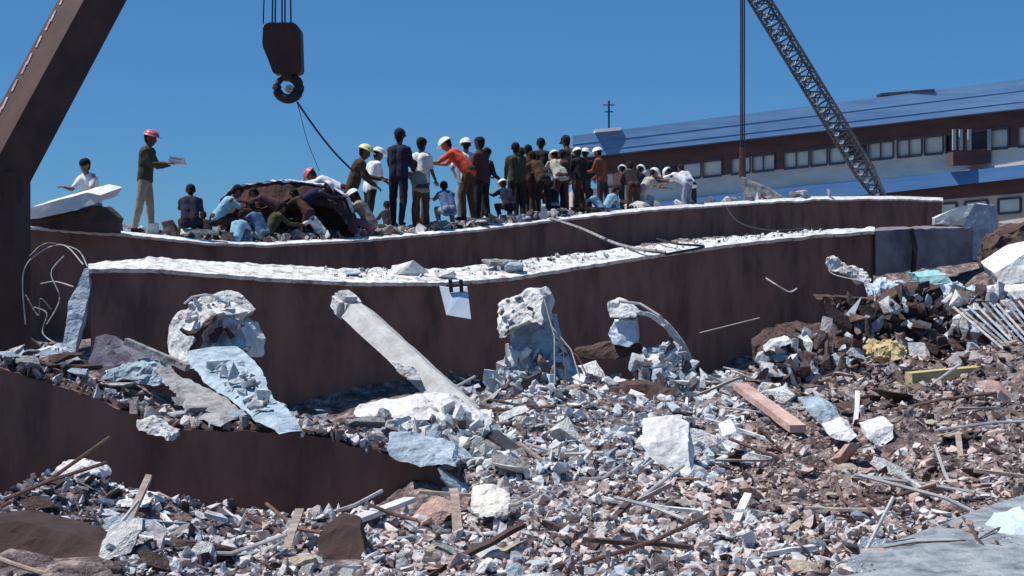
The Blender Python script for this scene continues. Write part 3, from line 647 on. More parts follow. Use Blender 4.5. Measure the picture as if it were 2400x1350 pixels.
b = bmesh.new(); extrude_poly(b, [P(48, 518, 23.4), P(230, 482, 23.5), P(262, 510, 23.5), P(250, 545, 23.4), P(45, 534, 23.3)], (0, .8, 0)); roughen(b, .15, .04, 3, 1)
tag(mesh_obj('debris_block', b, M_brown), 'dark brown debris block propping up the long white board', 'debris')

# ------------------------------------------------------------ rocks
def rock_proto(seed, elong=1.0, n=14, flatz=.7):
    rs_ = random.Random(seed); b = bmesh.new()
    for _ in range(n):
        v_ = Vector([rs_.uniform(-1, 1) for _ in range(3)])
        m_ = max(abs(c_) for c_ in v_); v_ = v_ / m_ * rs_.uniform(.75, 1)
        b.verts.new(Vector((v_.x * elong, v_.y, v_.z * flatz)) * .5)
    r = bmesh.ops.convex_hull(b, input=b.verts[:])
    bmesh.ops.delete(b, geom=list({g for g in r['geom_interior'] + r['geom_unused'] if isinstance(g, bmesh.types.BMVert)}), context='VERTS')
    bmesh.ops.triangulate(b, faces=b.faces[:])
    return b
protos = []
for i in range(26):
    b = rock_proto(100 + i, random.choice((1, 1.3, 1.8)), random.choice((9, 11, 14)), random.choice((.35, .55, .8)))
    b.verts.index_update(); protos.append((np.array([v.co[:] for v in b.verts]), np.array([[v.index for v in f.verts] for f in b.faces]))); b.free()

def big_rock(name, label, cat, poly, d, thick, m, size=.07, amp=.025, freq=5, seed=1, group=None, parent=None, a=-.05, c=-.18):
    b = bmesh.new(); xc = sum(q[0] for q in poly) / len(poly); yc = sum(q[1] for q in poly) / len(poly)
    extrude_poly(b, [P(x, y, d + a * (x - xc) / 100 + c * (y - yc) / 100) for x, y in poly], thick); roughen(b, size * .5, amp * 1.3, freq, seed, 8)
    o = mesh_obj(name, b, m, parent)
    if parent is None: tag(o, label, cat, group)
    return o

def in_poly(px, py, poly):
    c = False; j = len(poly) - 1
    for i in range(len(poly)):
        if (poly[i][1] > py) != (poly[j][1] > py) and px < (poly[j][0] - poly[i][0]) * (py - poly[i][1]) / (poly[j][1] - poly[i][1]) + poly[i][0]: c = not c
        j = i
    return c
def crag(name, poly, d, n, pal, s0, s1, seed, parent, a=0, c=0, depth=.2):
    """broken stone face: many angular fragments wedged together"""
    g = np.random.default_rng(seed); VS, F_, TN = [], [], []; base = 0
    xs_ = [q[0] for q in poly]; ys_ = [q[1] for q in poly]; xc = sum(xs_) / len(xs_); yc = sum(ys_) / len(ys_); k = 0
    while k < n:
        px, py = g.uniform(min(xs_), max(xs_)), g.uniform(min(ys_), max(ys_))
        if not in_poly(px, py, poly): continue
        k += 1; dd = d + a * (px - xc) / 100 + c * (py - yc) / 100 + g.uniform(-.04, depth); v_, f_ = protos[g.integers(len(protos))]; s_ = s0 + (s1 - s0) * g.random() ** 2
        A = np.array(Euler(g.uniform(0, 6.28, 3).tolist()).to_matrix()); VS.append((v_ * s_) @ A.T + np.array(P(px, py, dd))); F_.append(f_ + base); base += len(v_)
        TN.append(np.repeat([[*(np.array(pal[g.integers(len(pal))]) * g.uniform(.85, 1.05)), 1.0]], len(v_), 0))
    V_ = np.concatenate(VS) - np.array(parent.location); me = bpy.data.meshes.new(name); me.from_pydata(V_.tolist(), [], np.concatenate(F_).tolist()); me.materials.append(M_bits)
    ca = me.color_attributes.new('tone', 'FLOAT_COLOR', 'POINT'); ca.data.foreach_set('color', np.concatenate(TN).astype(np.float32).ravel()); o = link(bpy.data.objects.new(name, me)); o.parent = parent; o['kind'] = 'stuff'; return o
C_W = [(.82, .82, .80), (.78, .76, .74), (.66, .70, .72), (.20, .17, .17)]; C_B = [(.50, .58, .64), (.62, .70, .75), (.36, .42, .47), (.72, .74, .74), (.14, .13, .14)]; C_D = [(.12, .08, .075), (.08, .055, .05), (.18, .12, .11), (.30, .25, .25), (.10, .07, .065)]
# broken pillar head with its slanting slab
t = thing('stone_clump', 'pale stones caught on the blue slab under the split white pillar head', 'debris', P(540, 930, 11))
crag('stones', [(480, 850), (560, 840), (610, 880), (640, 950), (600, 960), (530, 900)], 10.75, 38, C_B + C_W, .03, .14, 12, t, c=-1.5, depth=.08)
t = thing('broken_pillar', 'white broken pillar head split by a dark crack, sitting above the slanting blue grey slab', 'pillar', P(485, 860, 14))
big_rock('left_half', '', '', [(396, 760), (418, 732), (470, 712), (505, 735), (470, 770), (452, 800), (452, 850), (448, 862), (398, 846), (392, 800)], 13.8, (.25, .4, 0), M_white, seed=3, parent=t, a=-.5, c=-.22)
big_rock('right_half', '', '', [(480, 800), (500, 775), (545, 752), (566, 760), (578, 800), (574, 842), (540, 838), (500, 858), (472, 862), (466, 835)], 13.85, (.1, .4, 0), M_white, seed=4, parent=t, a=-.1, c=-.3)
big_rock('pillar_top', '', '', [(440, 722), (470, 700), (500, 692), (530, 708), (560, 745), (545, 758), (505, 752), (470, 732)], 14.1, (.1, .4, .05), M_pale, seed=5, parent=t)
big_rock('dark_core', '', '', [(430, 735), (540, 735), (565, 800), (520, 860), (440, 855), (415, 790)], 14.15, (.0, .25, 0), M_brown, seed=6, parent=t)
crag('broken_face', [(432, 722), (470, 700), (500, 692), (535, 710), (562, 750), (540, 770), (500, 765), (450, 745)], 13.75, 34, C_W + C_B, .04, .15, 1, t, c=-.3)
crag('broken_face', [(470, 770), (520, 752), (575, 765), (580, 835), (545, 850), (490, 862), (462, 850)], 13.76, 14, C_B + C_W, .05, .20, 2, t)
for cr in ([(505, 742), (480, 762), (462, 782), (468, 800), (452, 822), (455, 856)], [(425, 770), (440, 782), (462, 780)], [(500, 775), (530, 768), (545, 790)], [(470, 862), (510, 852), (548, 836), (576, 842)]):
    b = bmesh.new(); tube(b, [P(x, y, 13.50 + .1 * (x - 440) / 100 - (0.10 if x < 500 else 0)) for x, y in cr], [.03, .045, .05, .04, .045, .03][:len(cr)], 6, flat=(1, .6)); roughen(b, .04, .02, 12, 3); mesh_obj('crack', b, M_brown, t)
b = bmesh.new(); tube(b, [P(432, 712, 14), P(450, 696, 14), P(480, 690, 14), P(515, 696, 14), P(540, 720, 14)], .012, 6); mesh_obj('bent_bar', b, M_wire, t)
big_rock('slanting_slab', 'pale blue slab slanting down right below the split white pillar head', 'slab', [(440, 846), (500, 834), (555, 832), (598, 866), (622, 905), (645, 960), (702, 1010), (655, 1015), (600, 990), (545, 940), (485, 900)], 10.9, (-.05, .22, .06), mat('slab_light_blue', (.46, .56, .62), (.24, .31, .37), 7, bump=1.0, fine=16), .1, .02, 3, 7, a=0, c=-1.5)
big_rock('slanting_slab', 'darker grey curled slab under the pale blue slab, its tip hanging over the dark girder', 'slab', [(370, 866), (420, 905), (520, 940), (560, 980), (520, 998), (470, 985), (430, 950), (390, 905)], 10.75, (-.05, .25, .05), M_grey, .1, .03, 3, 8, a=0, c=-1.5)
t = thing('crumpled_sheet', 'dark grey crumpled metal sheet left of the split white pillar', 'metal sheet', P(300, 880, 13))
b = bmesh.new(); extrude_poly(b, [P(225, 790, 13.6), P(262, 788, 13.5), P(400, 848, 12.9), P(400, 890, 12.8), P(350, 880, 12.9), P(240, 878, 13.4), P(205, 850, 13.6)], (0, .05, 0)); roughen(b, .1, .05, 4, 9); mesh_obj('sheet', b, mat('dull_violet_metal', (.15, .14, .18), (.08, .075, .10), 5, rough=.6, bump=.4), t)
b = bmesh.new(); bar(b, P(296, 800, 12.9), P(440, 862, 12.5), .05, .06); mesh_obj('edge_bar', b, M_grey, t)
big_rock('debris_lump', 'crushed pale debris lumps on the dark crumpled sheet', 'debris', [(230, 888), (300, 868), (360, 858), (385, 880), (370, 902), (300, 900)], 12.5, (0, .3, .05), M_blue, .06, .04, 8, 10)

# long post
t = thing('concrete_post', 'long square concrete post leaning up left across the nearer girder', 'post', P(1140, 1015, 12.2))
b = bmesh.new(); a0, a1 = P(1140, 1022, 12.0), P(815, 722, 14.0); d_ = (a1 - a0); u = Vector((1, 0, .75)).normalized(); 
prof = []
for i in range(31):
    f = i / 30; c = a0.lerp(a1, f); n_ = d_.normalized(); side = n_.cross(Vector((0, 1, 0))).normalized(); bk = side.cross(n_).normalized()
    if bk.y < 0: bk = -bk
    wj = .215 + .012 * noise.noise(Vector((f * 9, 0, 0)));  s2 = side if side.z > 0 else -side
    tp = (s2 + bk * .9).normalized()      # bevelled top so the sun catches the upper right arris
    prof.append([c - s2 * wj * .5, c + s2 * wj * .22, c + s2 * wj * .5 + bk * .10, c + s2 * wj * .5 + bk * .25, c - s2 * wj * .5 + bk * .25])
loft(b, prof); roughen(b, .08, .008, 5, 2); mesh_obj('shaft', b, mat('post_concrete', (.62, .60, .57), (.42, .40, .38), 4, bump=.5, fine=12), t)
b = bmesh.new(); n_ = d_.normalized(); bar(b, a1 - n_ * .06 + Vector((0, .1, 0)), a1 + n_ * .22 + Vector((0, .1, 0)), .25, .25); bmesh.ops.bevel(b, geom=b.edges[:], offset=.06, segments=2, affect='EDGES'); roughen(b, .06, .02, 6, 4); mesh_obj('capital', b, M_pale, t)
big_rock('chip', '', '', [(918, 850), (965, 858), (985, 890), (960, 888), (930, 868)], 12.8, (0, .12, 0), M_pale, .05, .02, 6, 12, parent=t)

# hanging plate
t = thing('hanging_plate', 'square pale metal plate hanging from the edge of the nearer girder', 'plate', P(1070, 745, 18.9))
b = bmesh.new(); extrude_poly(b, [P(1030, 672, 18.95), P(1060, 676, 18.95), P(1095, 672, 18.95), P(1104, 748, 18.75), P(1046, 738, 18.75)], (0, .03, .01)); mesh_obj('sheet', b, M_sheet, t)
b = bmesh.new(); bar(b, P(1055, 655, 18.9), P(1058, 685, 18.9), .05, .03); bar(b, P(1080, 655, 18.9), P(1082, 684, 18.9), .05, .03); tube(b, [P(1046, 668, 18.9), P(1098, 668, 18.9)], .02, 6); mesh_obj('bracket', b, M_darkm, t)

# pillar stump
t = thing('pillar_stump', 'thick broken concrete pillar stump rising from the pale heap below the nearer girder', 'pillar', P(1240, 920, 14.3))
big_rock('cap_block', '', '', [(1166, 712), (1200, 700), (1215, 688), (1262, 680), (1272, 700), (1270, 760), (1240, 752), (1205, 768), (1180, 790), (1165, 770)], 14.1, (.12, .5, .03), M_pale, .06, .035, 5, 13, parent=t, a=-.2, c=-.35)
big_rock('upper_shaft', '', '', [(1190, 775), (1240, 752), (1285, 745), (1300, 800), (1310, 840), (1205, 850), (1200, 810)], 14.2, (.1, .45, 0), M_blue, .06, .035, 5, 14, parent=t)
big_rock('lower_shaft', '', '', [(1205, 846), (1312, 836), (1345, 880), (1385, 925), (1150, 930), (1165, 880)], 14.0, (.1, .6, 0), M_blue, .07, .05, 5, 15, parent=t)
crag('broken_face', [(1164, 715), (1200, 698), (1270, 690), (1275, 765), (1230, 765), (1170, 800)], 14.0, 16, C_W + C_B, .04, .14, 3, t, c=-.3)
crag('broken_face', [(1200, 820), (1305, 825), (1350, 885), (1400, 935), (1120, 940), (1165, 870)], 13.95, 190, C_B + C_W, .05, .22, 4, t, c=-.3)
for i_, (x0, x1) in enumerate(((1275, 1300), (1282, 1330), (1288, 1365), (1296, 1388))):
    b = bmesh.new(); tube(b, [P(x0, 700 + 30 * i_, 14.05), P((x0 + x1) / 2 + 12, 790 + 15 * i_, 13.9), P(x1, 905, 13.7)], .007, 6); mesh_obj('reinforcing_bar', b, M_rebar if i_ % 2 else M_wire, t)

# arched chunk
t = thing('bent_slab', 'arched white slab fragment with curved bars, right of the pillar stump', 'broken slab', P(1500, 900, 14.6))
big_rock('white_head', '', '', [(1424, 712), (1438, 702), (1470, 716), (1492, 736), (1488, 744), (1430, 742)], 14.5, (.1, .4, 0), M_white, .05, .025, 5, 16, parent=t)
big_rock('round_block', '', '', [(1438, 756), (1470, 746), (1492, 752), (1494, 800), (1470, 812), (1436, 808), (1430, 788)], 14.5, (.05, .4, 0), M_sheet, .05, .025, 5, 17, parent=t)
b = bmesh.new(); prof = []
for i in range(22):
    f = i / 21; x = 1490 + 125 * math.sin(f * R(80)); y = 735 + 150 * (1 - math.cos(f * R(85))) + f * 20; wd = 9 + 10 * f
    prof.append([P(x, y, 14.4), P(x + wd, y - wd * .6, 14.4), P(x + wd, y - wd * .6, 14.75), P(x, y, 14.75)])
loft(b, prof); roughen(b, .07, .02, 6, 18); mesh_obj('arch', b, M_pale, t)
b = bmesh.new(); tube(b, [P(1450, 706, 14.3), P(1500, 712, 14.3), P(1545, 740, 14.2), P(1560, 758, 14.2)], .016, 6); mesh_obj('reinforcing_bar', b, M_wire, t)
big_rock('arch_foot', '', '', [(1520, 830), (1575, 808), (1605, 850), (1618, 890), (1560, 895), (1500, 880)], 14.2, (0, .4, 0), M_blue, .06, .05, 6, 19, parent=t)
crag('rubble_foot', [(1500, 835), (1570, 800), (1610, 850), (1640, 910), (1480, 915)], 14.05, 110, C_B + C_W, .05, .2, 5, t, c=-.3)
big_rock('broken_slab', 'dull grey beam fragment reaching left from the arched slab', 'broken slab', [(1350, 824), (1430, 806), (1500, 806), (1520, 826), (1440, 840), (1360, 838)], 14.7, (0, .4, 0), M_brown, .07, .03, 5, 20)
# left leaning strut
big_rock('leaning_strut', 'tall narrow blue grey slab standing at the left end of the nearer girder', 'slab', [(206, 632), (208, 690), (190, 760), (176, 830), (158, 868), (142, 866), (150, 800), (160, 710), (180, 670), (196, 632)], 16.8, (-.05, .3, 0), M_blue, .09, .02, 4, 21)
big_rock('white_boulder', 'bright white boulder at the foot of the tall narrow slab at far left', 'boulder', [(68, 862), (85, 822), (120, 812), (142, 830), (140, 860), (105, 868)], 12.2, (0, .35, 0), M_white, .05, .03, 5, 22)
big_rock('white_boulder', 'large rounded pale boulder on lower left heap before the dark girder', 'boulder', [(102, 1150), (108, 1118), (130, 1100), (190, 1100), (218, 1115), (226, 1150), (260, 1172), (262, 1190), (150, 1190), (108, 1172)], 8.3, (0, .3, .02), mat('rosy_white_stone', (.80, .74, .74), (.6, .54, .54), 4, bump=.6, fine=14), .03, .025, 7, 23)
big_rock('flat_slab', 'flat pale slab with a pointed right end beside the large rounded boulder', 'slab', [(225, 1172), (300, 1176), (345, 1184), (300, 1190), (230, 1192)], 8.2, (0, .3, .02), M_white, .05, .012, 5, 24)
big_rock('white_boulder', 'small pale stones in a clump lying on the dark lower girder face', 'stones', [(318, 990), (345, 985), (375, 1005), (400, 1018), (396, 1034), (370, 1022), (330, 1008)], 9.75, (0, .3, 0), M_pale, .03, .02, 12, 25)
big_rock('flat_slab', 'layered white slab heap at the foot of the long leaning post', 'slab', [(818, 1012), (860, 990), (940, 976), (1040, 975), (1090, 1000), (1150, 1018), (1080, 1034), (960, 1020), (900, 1050), (850, 1048)], 11.6, (0, .6, .12), M_white, .07, .035, 5, 26)
t = thing('stone_clump', 'white broken stones spread over the layered slab heap under the long post', 'debris', P(980, 1050, 11))
crag('stones', [(815, 1015), (860, 985), (940, 972), (1080, 975), (1160, 1020), (1090, 1050), (960, 1030), (890, 1060), (840, 1055)], 11.3, 230, C_W + C_W[:2] + C_B, .03, .2, 9, t, c=-1.2)
big_rock('flat_slab', 'blue grey slab piece on the girder below the layered white heap', 'slab', [(905, 1050), (960, 1045), (1060, 1070), (1072, 1090), (1000, 1092), (930, 1078)], 9.6, (0, .3, .06), M_blue, .05, .02, 6, 27)
big_rock('flat_slab', 'broad bright white slab tilted in the centre of the pale rubble heap', 'slab', [(1500, 1040), (1570, 1030), (1612, 1050), (1622, 1110), (1590, 1122), (1530, 1078)], 9.9, (0.05, .3, .14), M_white, .06, .014, 4, 28)
big_rock('white_boulder', 'cream boulder with flat top low in the middle of the rubble', 'boulder', [(1105, 1178), (1150, 1168), (1195, 1186), (1188, 1208), (1140, 1215), (1110, 1200)], 8.3, (0, .25, .04), mat('cream_stone', (.80, .76, .68), (.62, .57, .5), 4, bump=.6, fine=14), .03, .02, 7, 29)
big_rock('white_boulder', 'white pointed block right of centre beside its shorter twin', 'boulder', [(2030, 1012), (2092, 1000), (2095, 1025), (2065, 1046), (2035, 1030)], 10.8, (0, .25, .05), M_white, .04, .015, 6, 30)
big_rock('white_boulder', 'shorter white flat block left of the pointed block', 'boulder', [(1940, 1018), (1985, 1003), (2008, 1018), (1990, 1036), (1955, 1032)], 10.8, (0, .25, .05), M_white, .04, .015, 6, 31)
big_rock('white_boulder', 'white square block among pale rubble left of the pink plank', 'boulder', [(1694, 1020), (1725, 1008), (1742, 1030), (1722, 1050), (1698, 1042)], 10.6, (0, .25, .05), M_white, .04, .015, 6, 32)
big_rock('blue_slab', 'blue grey slab with a pointed left end under the pink plank', 'slab', [(1890, 965), (1940, 962), (1975, 985), (1960, 1000), (1920, 992)], 11.4, (0, .3, .08), M_blue, .05, .015, 6, 33)
t = thing('debris_hump', 'rounded grey hump of debris at the foot of the nearer girder on the right', 'debris', P(1900, 850, 15.2))
big_rock('hump', '', '', [(1790, 832), (1820, 806), (1880, 789), (1940, 784), (1995, 804), (2020, 830), (2000, 880), (1900, 890), (1800, 880)], 15.0, (0, .8, .1), M_brown, .07, .05, 6, 34, parent=t)
crag('hump_stones', [(1785, 835), (1820, 800), (1880, 785), (1940, 778), (1995, 798), (2020, 830), (2010, 880), (1790, 885)], 14.9, 230, C_B + C_D + C_D + C_W[:2], .05, .24, 6, t, c=-.5)
big_rock('white_lip', '', '', [(1795, 822), (1812, 804), (1850, 794), (1856, 800), (1826, 814)], 14.75, (0, .2, .03), M_pale, .05, .02, 6, 35, parent=t)
big_rock('white_slab', 'large smooth white slab jutting in at the right edge below the building', 'slab', [(2330, 640), (2400, 596), (2520, 570), (2560, 640), (2420, 660), (2345, 668)], 17, (0.1, .8, .12), M_white, .1, .015, 3, 36)
big_rock('white_slab', 'thin white slab strip lying just below the large smooth slab at the right edge', 'slab', [(2300, 700), (2370, 682), (2480, 676), (2480, 696), (2320, 708)], 16.5, (0, .5, .06), M_white, .08, .015, 4, 37)
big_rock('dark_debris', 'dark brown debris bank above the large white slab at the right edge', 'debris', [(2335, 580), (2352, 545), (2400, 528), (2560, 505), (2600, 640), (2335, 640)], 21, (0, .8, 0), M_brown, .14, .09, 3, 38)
big_rock('dark_debris', 'dark brown debris bank under the teal panel, its shade put into the colour', 'debris', [(1950, 700), (2060, 706), (2150, 672), (2240, 672), (2300, 712), (2290, 850), (2150, 850), (2000, 830)], 16.9, (0, .9, 0), M_brown, .14, .07, 3, 49, a=0, c=0)  # added block, its dark brown stands for the shaded near face
t = thing('debris_bank', 'loose brown stones heaped on the debris bank under the teal panel', 'debris', P(2120, 840, 16.6))
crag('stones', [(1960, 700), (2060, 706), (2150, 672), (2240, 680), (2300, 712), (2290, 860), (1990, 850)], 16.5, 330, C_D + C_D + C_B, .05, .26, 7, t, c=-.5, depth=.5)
big_rock('teal_panel', 'small teal panel lying in debris under the blue grey girder end', 'panel', [(2150, 648), (2220, 645), (2235, 664), (2160, 670)], 17.6, (0, .4, .05), M_teal, .08, .02, 6, 39)
big_rock('grey_sheet', 'crumpled grey blue sheets left of the teal panel', 'metal sheet', [(2045, 680), (2075, 668), (2130, 674), (2140, 700), (2090, 712), (2050, 708)], 17.4, (0, .4, .05), M_sheet, .07, .06, 6, 40)
big_rock('broken_slab', 'knobbly pale fragment jutting over the girder below its blue grey end', 'broken slab', [(1942, 612), (1960, 606), (1985, 625), (2030, 640), (2042, 662), (2015, 664), (1975, 640), (1945, 630)], 18.5, (0, .25, .04), M_pale, .05, .04, 8, 41)
big_rock('blue_slab', 'jagged blue white pile of slabs on the right edge heap', 'slab', [(2245, 700), (2290, 690), (2345, 710), (2400, 720), (2400, 760), (2320, 765), (2250, 745)], 15.2, (0, .6, .1), M_sheet, .07, .07, 7, 42)
# cracked pavement slab bottom right
t = thing('stone_clump', 'clump of blue white broken slabs on the right edge above the parallel bars', 'debris', P(2330, 760, 15))
crag('stones', [(2235, 705), (2290, 685), (2420, 700), (2420, 800), (2330, 800), (2240, 750)], 14.95, 170, C_B + C_W + C_D, .05, .3, 8, t, c=-.5)
t = thing('cracked_slab', 'broad flat blue grey concrete slab with a crack in the bottom right corner', 'slab', P(2200, 1345, 7))
b = bmesh.new()
poly = [(1960, 1350, 6.7), (2060, 1300, 7.1), (2180, 1262, 7.5), (2300, 1210, 8.0), (2440, 1165, 8.5), (2900, 1140, 8.8), (2900, 1420, 6.0), (1900, 1420, 6.0)]
extrude_poly(b, [P(*q) + Vector((0, 0, .05)) for q in poly], (0, 0, -.16)); roughen(b, .12, .012, 3, 43)
mesh_obj('slab_body', b, mat('smooth_blue_concrete', (.36, .38, .39), (.13, .145, .16), 7, bump=.6, fine=30, c3=(.27, .30, .32)), t)
b = bmesh.new(); pts = [(2258, 1238, 7.72), (2275, 1262, 7.45), (2290, 1290, 7.2), (2310, 1320, 6.98), (2325, 1365, 6.7)]
cp = []
for i, q in enumerate(pts): cp.append(P(*q) + Vector((random.uniform(-.01, .01), 0, .06)))
tube(b, cp, [.008, .012, .010, .012, .008], 5, flat=(1, .5)); mesh_obj('crack', b, M_brown, t)
for pp in ([(2060, 1312, 7.0), (2150, 1296, 7.13), (2262, 1292, 7.17)], [(2290, 1290, 7.2), (2340, 1262, 7.42), (2400, 1250, 7.53), (2470, 1215, 7.85)]):
    b = bmesh.new(); tube(b, [P(*q) + Vector((0, 0, .055)) for q in pp], [.005, .008, .007, .006][:len(pp)], 5, flat=(1, .5)); mesh_obj('crack', b, M_brown, t)
big_rock('white_boulder', 'pale blue white boulder resting on the cracked flat slab at the right edge', 'boulder', [(2355, 1270), (2380, 1238), (2440, 1225), (2470, 1290), (2400, 1315), (2365, 1300)], 7.25, (0, .3, .03), M_sheet, .04, .02, 6, 44)
# brown plates in the foreground
big_rock('brown_plate', 'dark brown plate filling the bottom left corner', 'steel plate', [(-80, 1235), (40, 1222), (200, 1262), (300, 1320), (260, 1400), (-80, 1400)], 7.0, (0, .25, 0.02), M_brownp, .1, .02, 3, 45)  # flat dark brown piece filling the corner patch
b = bmesh.new(); tube(b, [P(-60, 1286, 6.6), P(30, 1322, 6.5), P(140, 1356, 6.4)], .013, 8); tag(mesh_obj('tan_pipe', b, M_wood), 'thin tan pipe lying across the dark brown plate in the bottom left corner', 'pipe')
big_rock('brown_plate', 'dark brown plate end showing through the rubble at bottom left of centre', 'steel plate', [(745, 1260), (790, 1228), (840, 1238), (852, 1300), (800, 1340), (750, 1330)], 7.3, (0, .2, 0.02), M_brownp, .08, .02, 4, 46)
big_rock('brown_plate', 'small brown plate standing in the rubble beneath the arched slab', 'steel plate', [(1420, 905), (1520, 900), (1590, 915), (1560, 960), (1470, 965), (1430, 940)], 13.4, (0, .2, 0.0), M_brown, .08, .03, 4, 47)
# yellow and pink boards
def plank(name, label, cat, a, b_, w_, h_, m, group=None):
    b = bmesh.new(); bar(b, a, b_, w_, h_); roughen(b, .15, .008, 4, random.randint(0, 99)); return tag(mesh_obj(name, b, m), label, cat, group)
plank('yellow_board', 'pale yellow board lying level in the right hand rubble', 'board', P(2130, 888, 13.2), P(2300, 872, 13.4), .12, .12, M_yellow)
big_rock('yellow_cloth', 'crumpled yellow sacking piled above the yellow board', 'sacking', [(2040, 826), (2075, 812), (2110, 810), (2130, 826), (2100, 846), (2065, 846)], 14.6, (0, .35, .02), M_yellow, .04, .05, 9, 48)
plank('pink_plank', 'pink and cream plank slanting down through the rubble right of centre', 'plank', P(1735, 905, 13.2), P(1870, 1005, 11.2), .13, .06, M_pink)
plank('pale_plank', 'bright thin plank slanting in the lower left of the middle heap', 'plank', P(820, 1225, 8.0), P(962, 1170, 8.9), .075, .03, M_white)
plank('pale_plank', 'short bright stick standing by itself in front of the dark lower girder', 'stick', P(553, 1212, 8.3), P(596, 1252, 8.1), .03, .03, M_white)
plank('grey_rail', 'long blue grey rail slanting from the pale slab down to the layered white heap', 'rail', P(690, 985, 11.0), P(870, 1056, 10.4), .06, .05, M_blue)
plank('dark_beam', 'dark slanting beam half buried below the foot of the long post', 'beam', P(1130, 1010, 11.6), P(1235, 1090, 10.6), .14, .10, M_darkm)
plank('white_stick', 'upright white stick poking out of the brown rubble at right', 'stick', P(2010, 920, 12.4), P(2004, 1000, 11.6), .04, .04, M_white)
plank('dark_beam', 'long dark plank lying above the cracked slab at lower right', 'beam', P(2080, 1232, 7.9), P(2260, 1190, 8.3), .10, .05, M_brown)
plank('pale_plank', 'pale grey plank lying along the upper edge of the cracked slab', 'plank', P(2040, 1262, 7.5), P(2230, 1218, 7.9), .06, .03, M_blue)
# cables over the slabs
def cable(label, pts, r, m, name='cable', cat='cable', group=None):
    b = bmesh.new(); pts = [P(*q) for q in pts]; out = []
    for i in range(len(pts) - 1):
        p0, p1, p2, p3 = pts[max(i - 1, 0)], pts[i], pts[i + 1], pts[min(i + 2, len(pts) - 1)]
        for k_ in range(6):
            t_ = k_ / 6; out.append(.5 * ((2 * p1) + (p2 - p0) * t_ + (2 * p0 - 5 * p1 + 4 * p2 - p3) * t_ * t_ + (3 * p1 - p0 - 3 * p2 + p3) * t_ ** 3))
    out.append(pts[-1]); tube(b, out, r, 6); return tag(mesh_obj(name, b, m), label, cat, group)
cable('grey cable sagging from the far girder edge down to the nearer girder top', [(1290, 512, 30.5), (1360, 535, 28), (1440, 570, 23), (1500, 584, 21.4), (1560, 592, 21.1)], .03, M_grey)
cable('thin dark cable sagging between the two girders farther right', [(1700, 482, 35), (1730, 520, 31), (1800, 540, 26), (1900, 535, 24.4)], .02, M_hose)
cable('black cable looped over the nearer girder top by the bright patch', [(1540, 560, 22.4), (1590, 572, 21.9), (1650, 578, 21.9), (1560, 596, 21.0)], .02, M_hose)
for i, pts in enumerate([[(60, 760, 19), (55, 640, 19), (95, 590, 19), (150, 575, 19), (195, 620, 18.6)], [(70, 600, 19), (110, 570, 19), (180, 585, 19), (205, 625, 18)],
                         [(95, 665, 18.6), (130, 660, 18.6), (172, 672, 18.4)], [(80, 720, 18.5), (110, 735, 18.4), (100, 780, 18.3), (130, 805, 18)], [(150, 600, 18.8), (120, 640, 18.7), (140, 700, 18.6), (110, 760, 18.5)],
                         [(60, 690, 18.8), (90, 740, 18.7), (95, 700, 18.6), (120, 725, 18.6)]]):
    cable(('tall loop of pale cable at the left end of the girders', 'arched grey cable over the gap at the left girder end', 'short level pale cable across the left gap', 'lowest kinked grey cable in the left gap', 'middle wavy pale cable hanging in the left gap', 'small zigzag grey cable near the crane mast')[i], pts, .009, M_grey if i % 2 else M_wire, group='tangled cables in the left gap')
for i, (lab, pts) in enumerate([('kinked pale wire sticking out over the girder face at right', [(1795, 652, 17.8), (1820, 668, 17.7), (1850, 684, 17.7), (1868, 676, 17.7)]),
                   ('thin wire curving from the debris hump up to the girder end', [(1945, 600, 18), (1948, 640, 18), (2040, 668, 17.5), (2050, 720, 17)]),
                   ('faint wire across the girder face right of the arched slab', [(1640, 780, 16.5), (1720, 760, 16.5), (1780, 745, 16.5)]),
                   ('dark curved wire standing out of the heap behind the white block', [(2180, 820, 14.5), (2280, 800, 14.3), (2380, 860, 13.4), (2420, 900, 13)])]):
    cable(lab, pts, .007 if i else .012, M_wire if i != 3 else M_hose, 'bent_wire', 'wire')
# rebar mat at the right edge
t = thing('rebar_mat', 'bundle of parallel grey bars sloping down at the right edge', 'reinforcing bars', P(2330, 850, 14))
for i in range(13):
    b = bmesh.new(); x = 2235 + i * 17; tube(b, [P(x, 722 - i * 2 + random.uniform(-4, 4), 14.7), P(x + 95, 800 + i * 3, 13.8), P(x + 175, 868 + i * 4, 13.2)], .014, 6); mesh_obj('reinforcing_bar', b, (M_wire, M_grey, M_blue)[i % 3], t)
# debris on the slab tops
for i, (x, f, sz, m, lab) in enumerate([(828, .5, .22, M_blue, 'small blue grey rock on top of the nearer girder above the long post'), (962, .6, .32, M_white, 'white rock on top of the nearer girder left of the hanging plate'),
        (1045, .3, .22, M_pale, 'pale rock on the nearer girder right above the hanging plate'), (1172, .6, .42, M_grey, 'largest grey rock on the nearer girder top, right of the hanging plate'), (1205, .3, .25, M_blue, 'blue grey rock touching the largest rock on the nearer girder top')]):
    r_ = fs(x); A = P(x, r_[0], r_[2]); B_ = P(x, r_[1], r_[2] + .95); c = A.lerp(B_, f)
    b = bmesh.new(); vs, fc = protos[i]; V_ = [b.verts.new(Vector(v_) * sz + c + Vector((0, 0, sz * .2))) for v_ in vs]; [b.faces.new([V_[k_] for k_ in f_]) for f_ in fc]
    roughen(b, sz * .25, sz * .07, 8, i); tag(mesh_obj('rock', b, m), lab, 'rock')

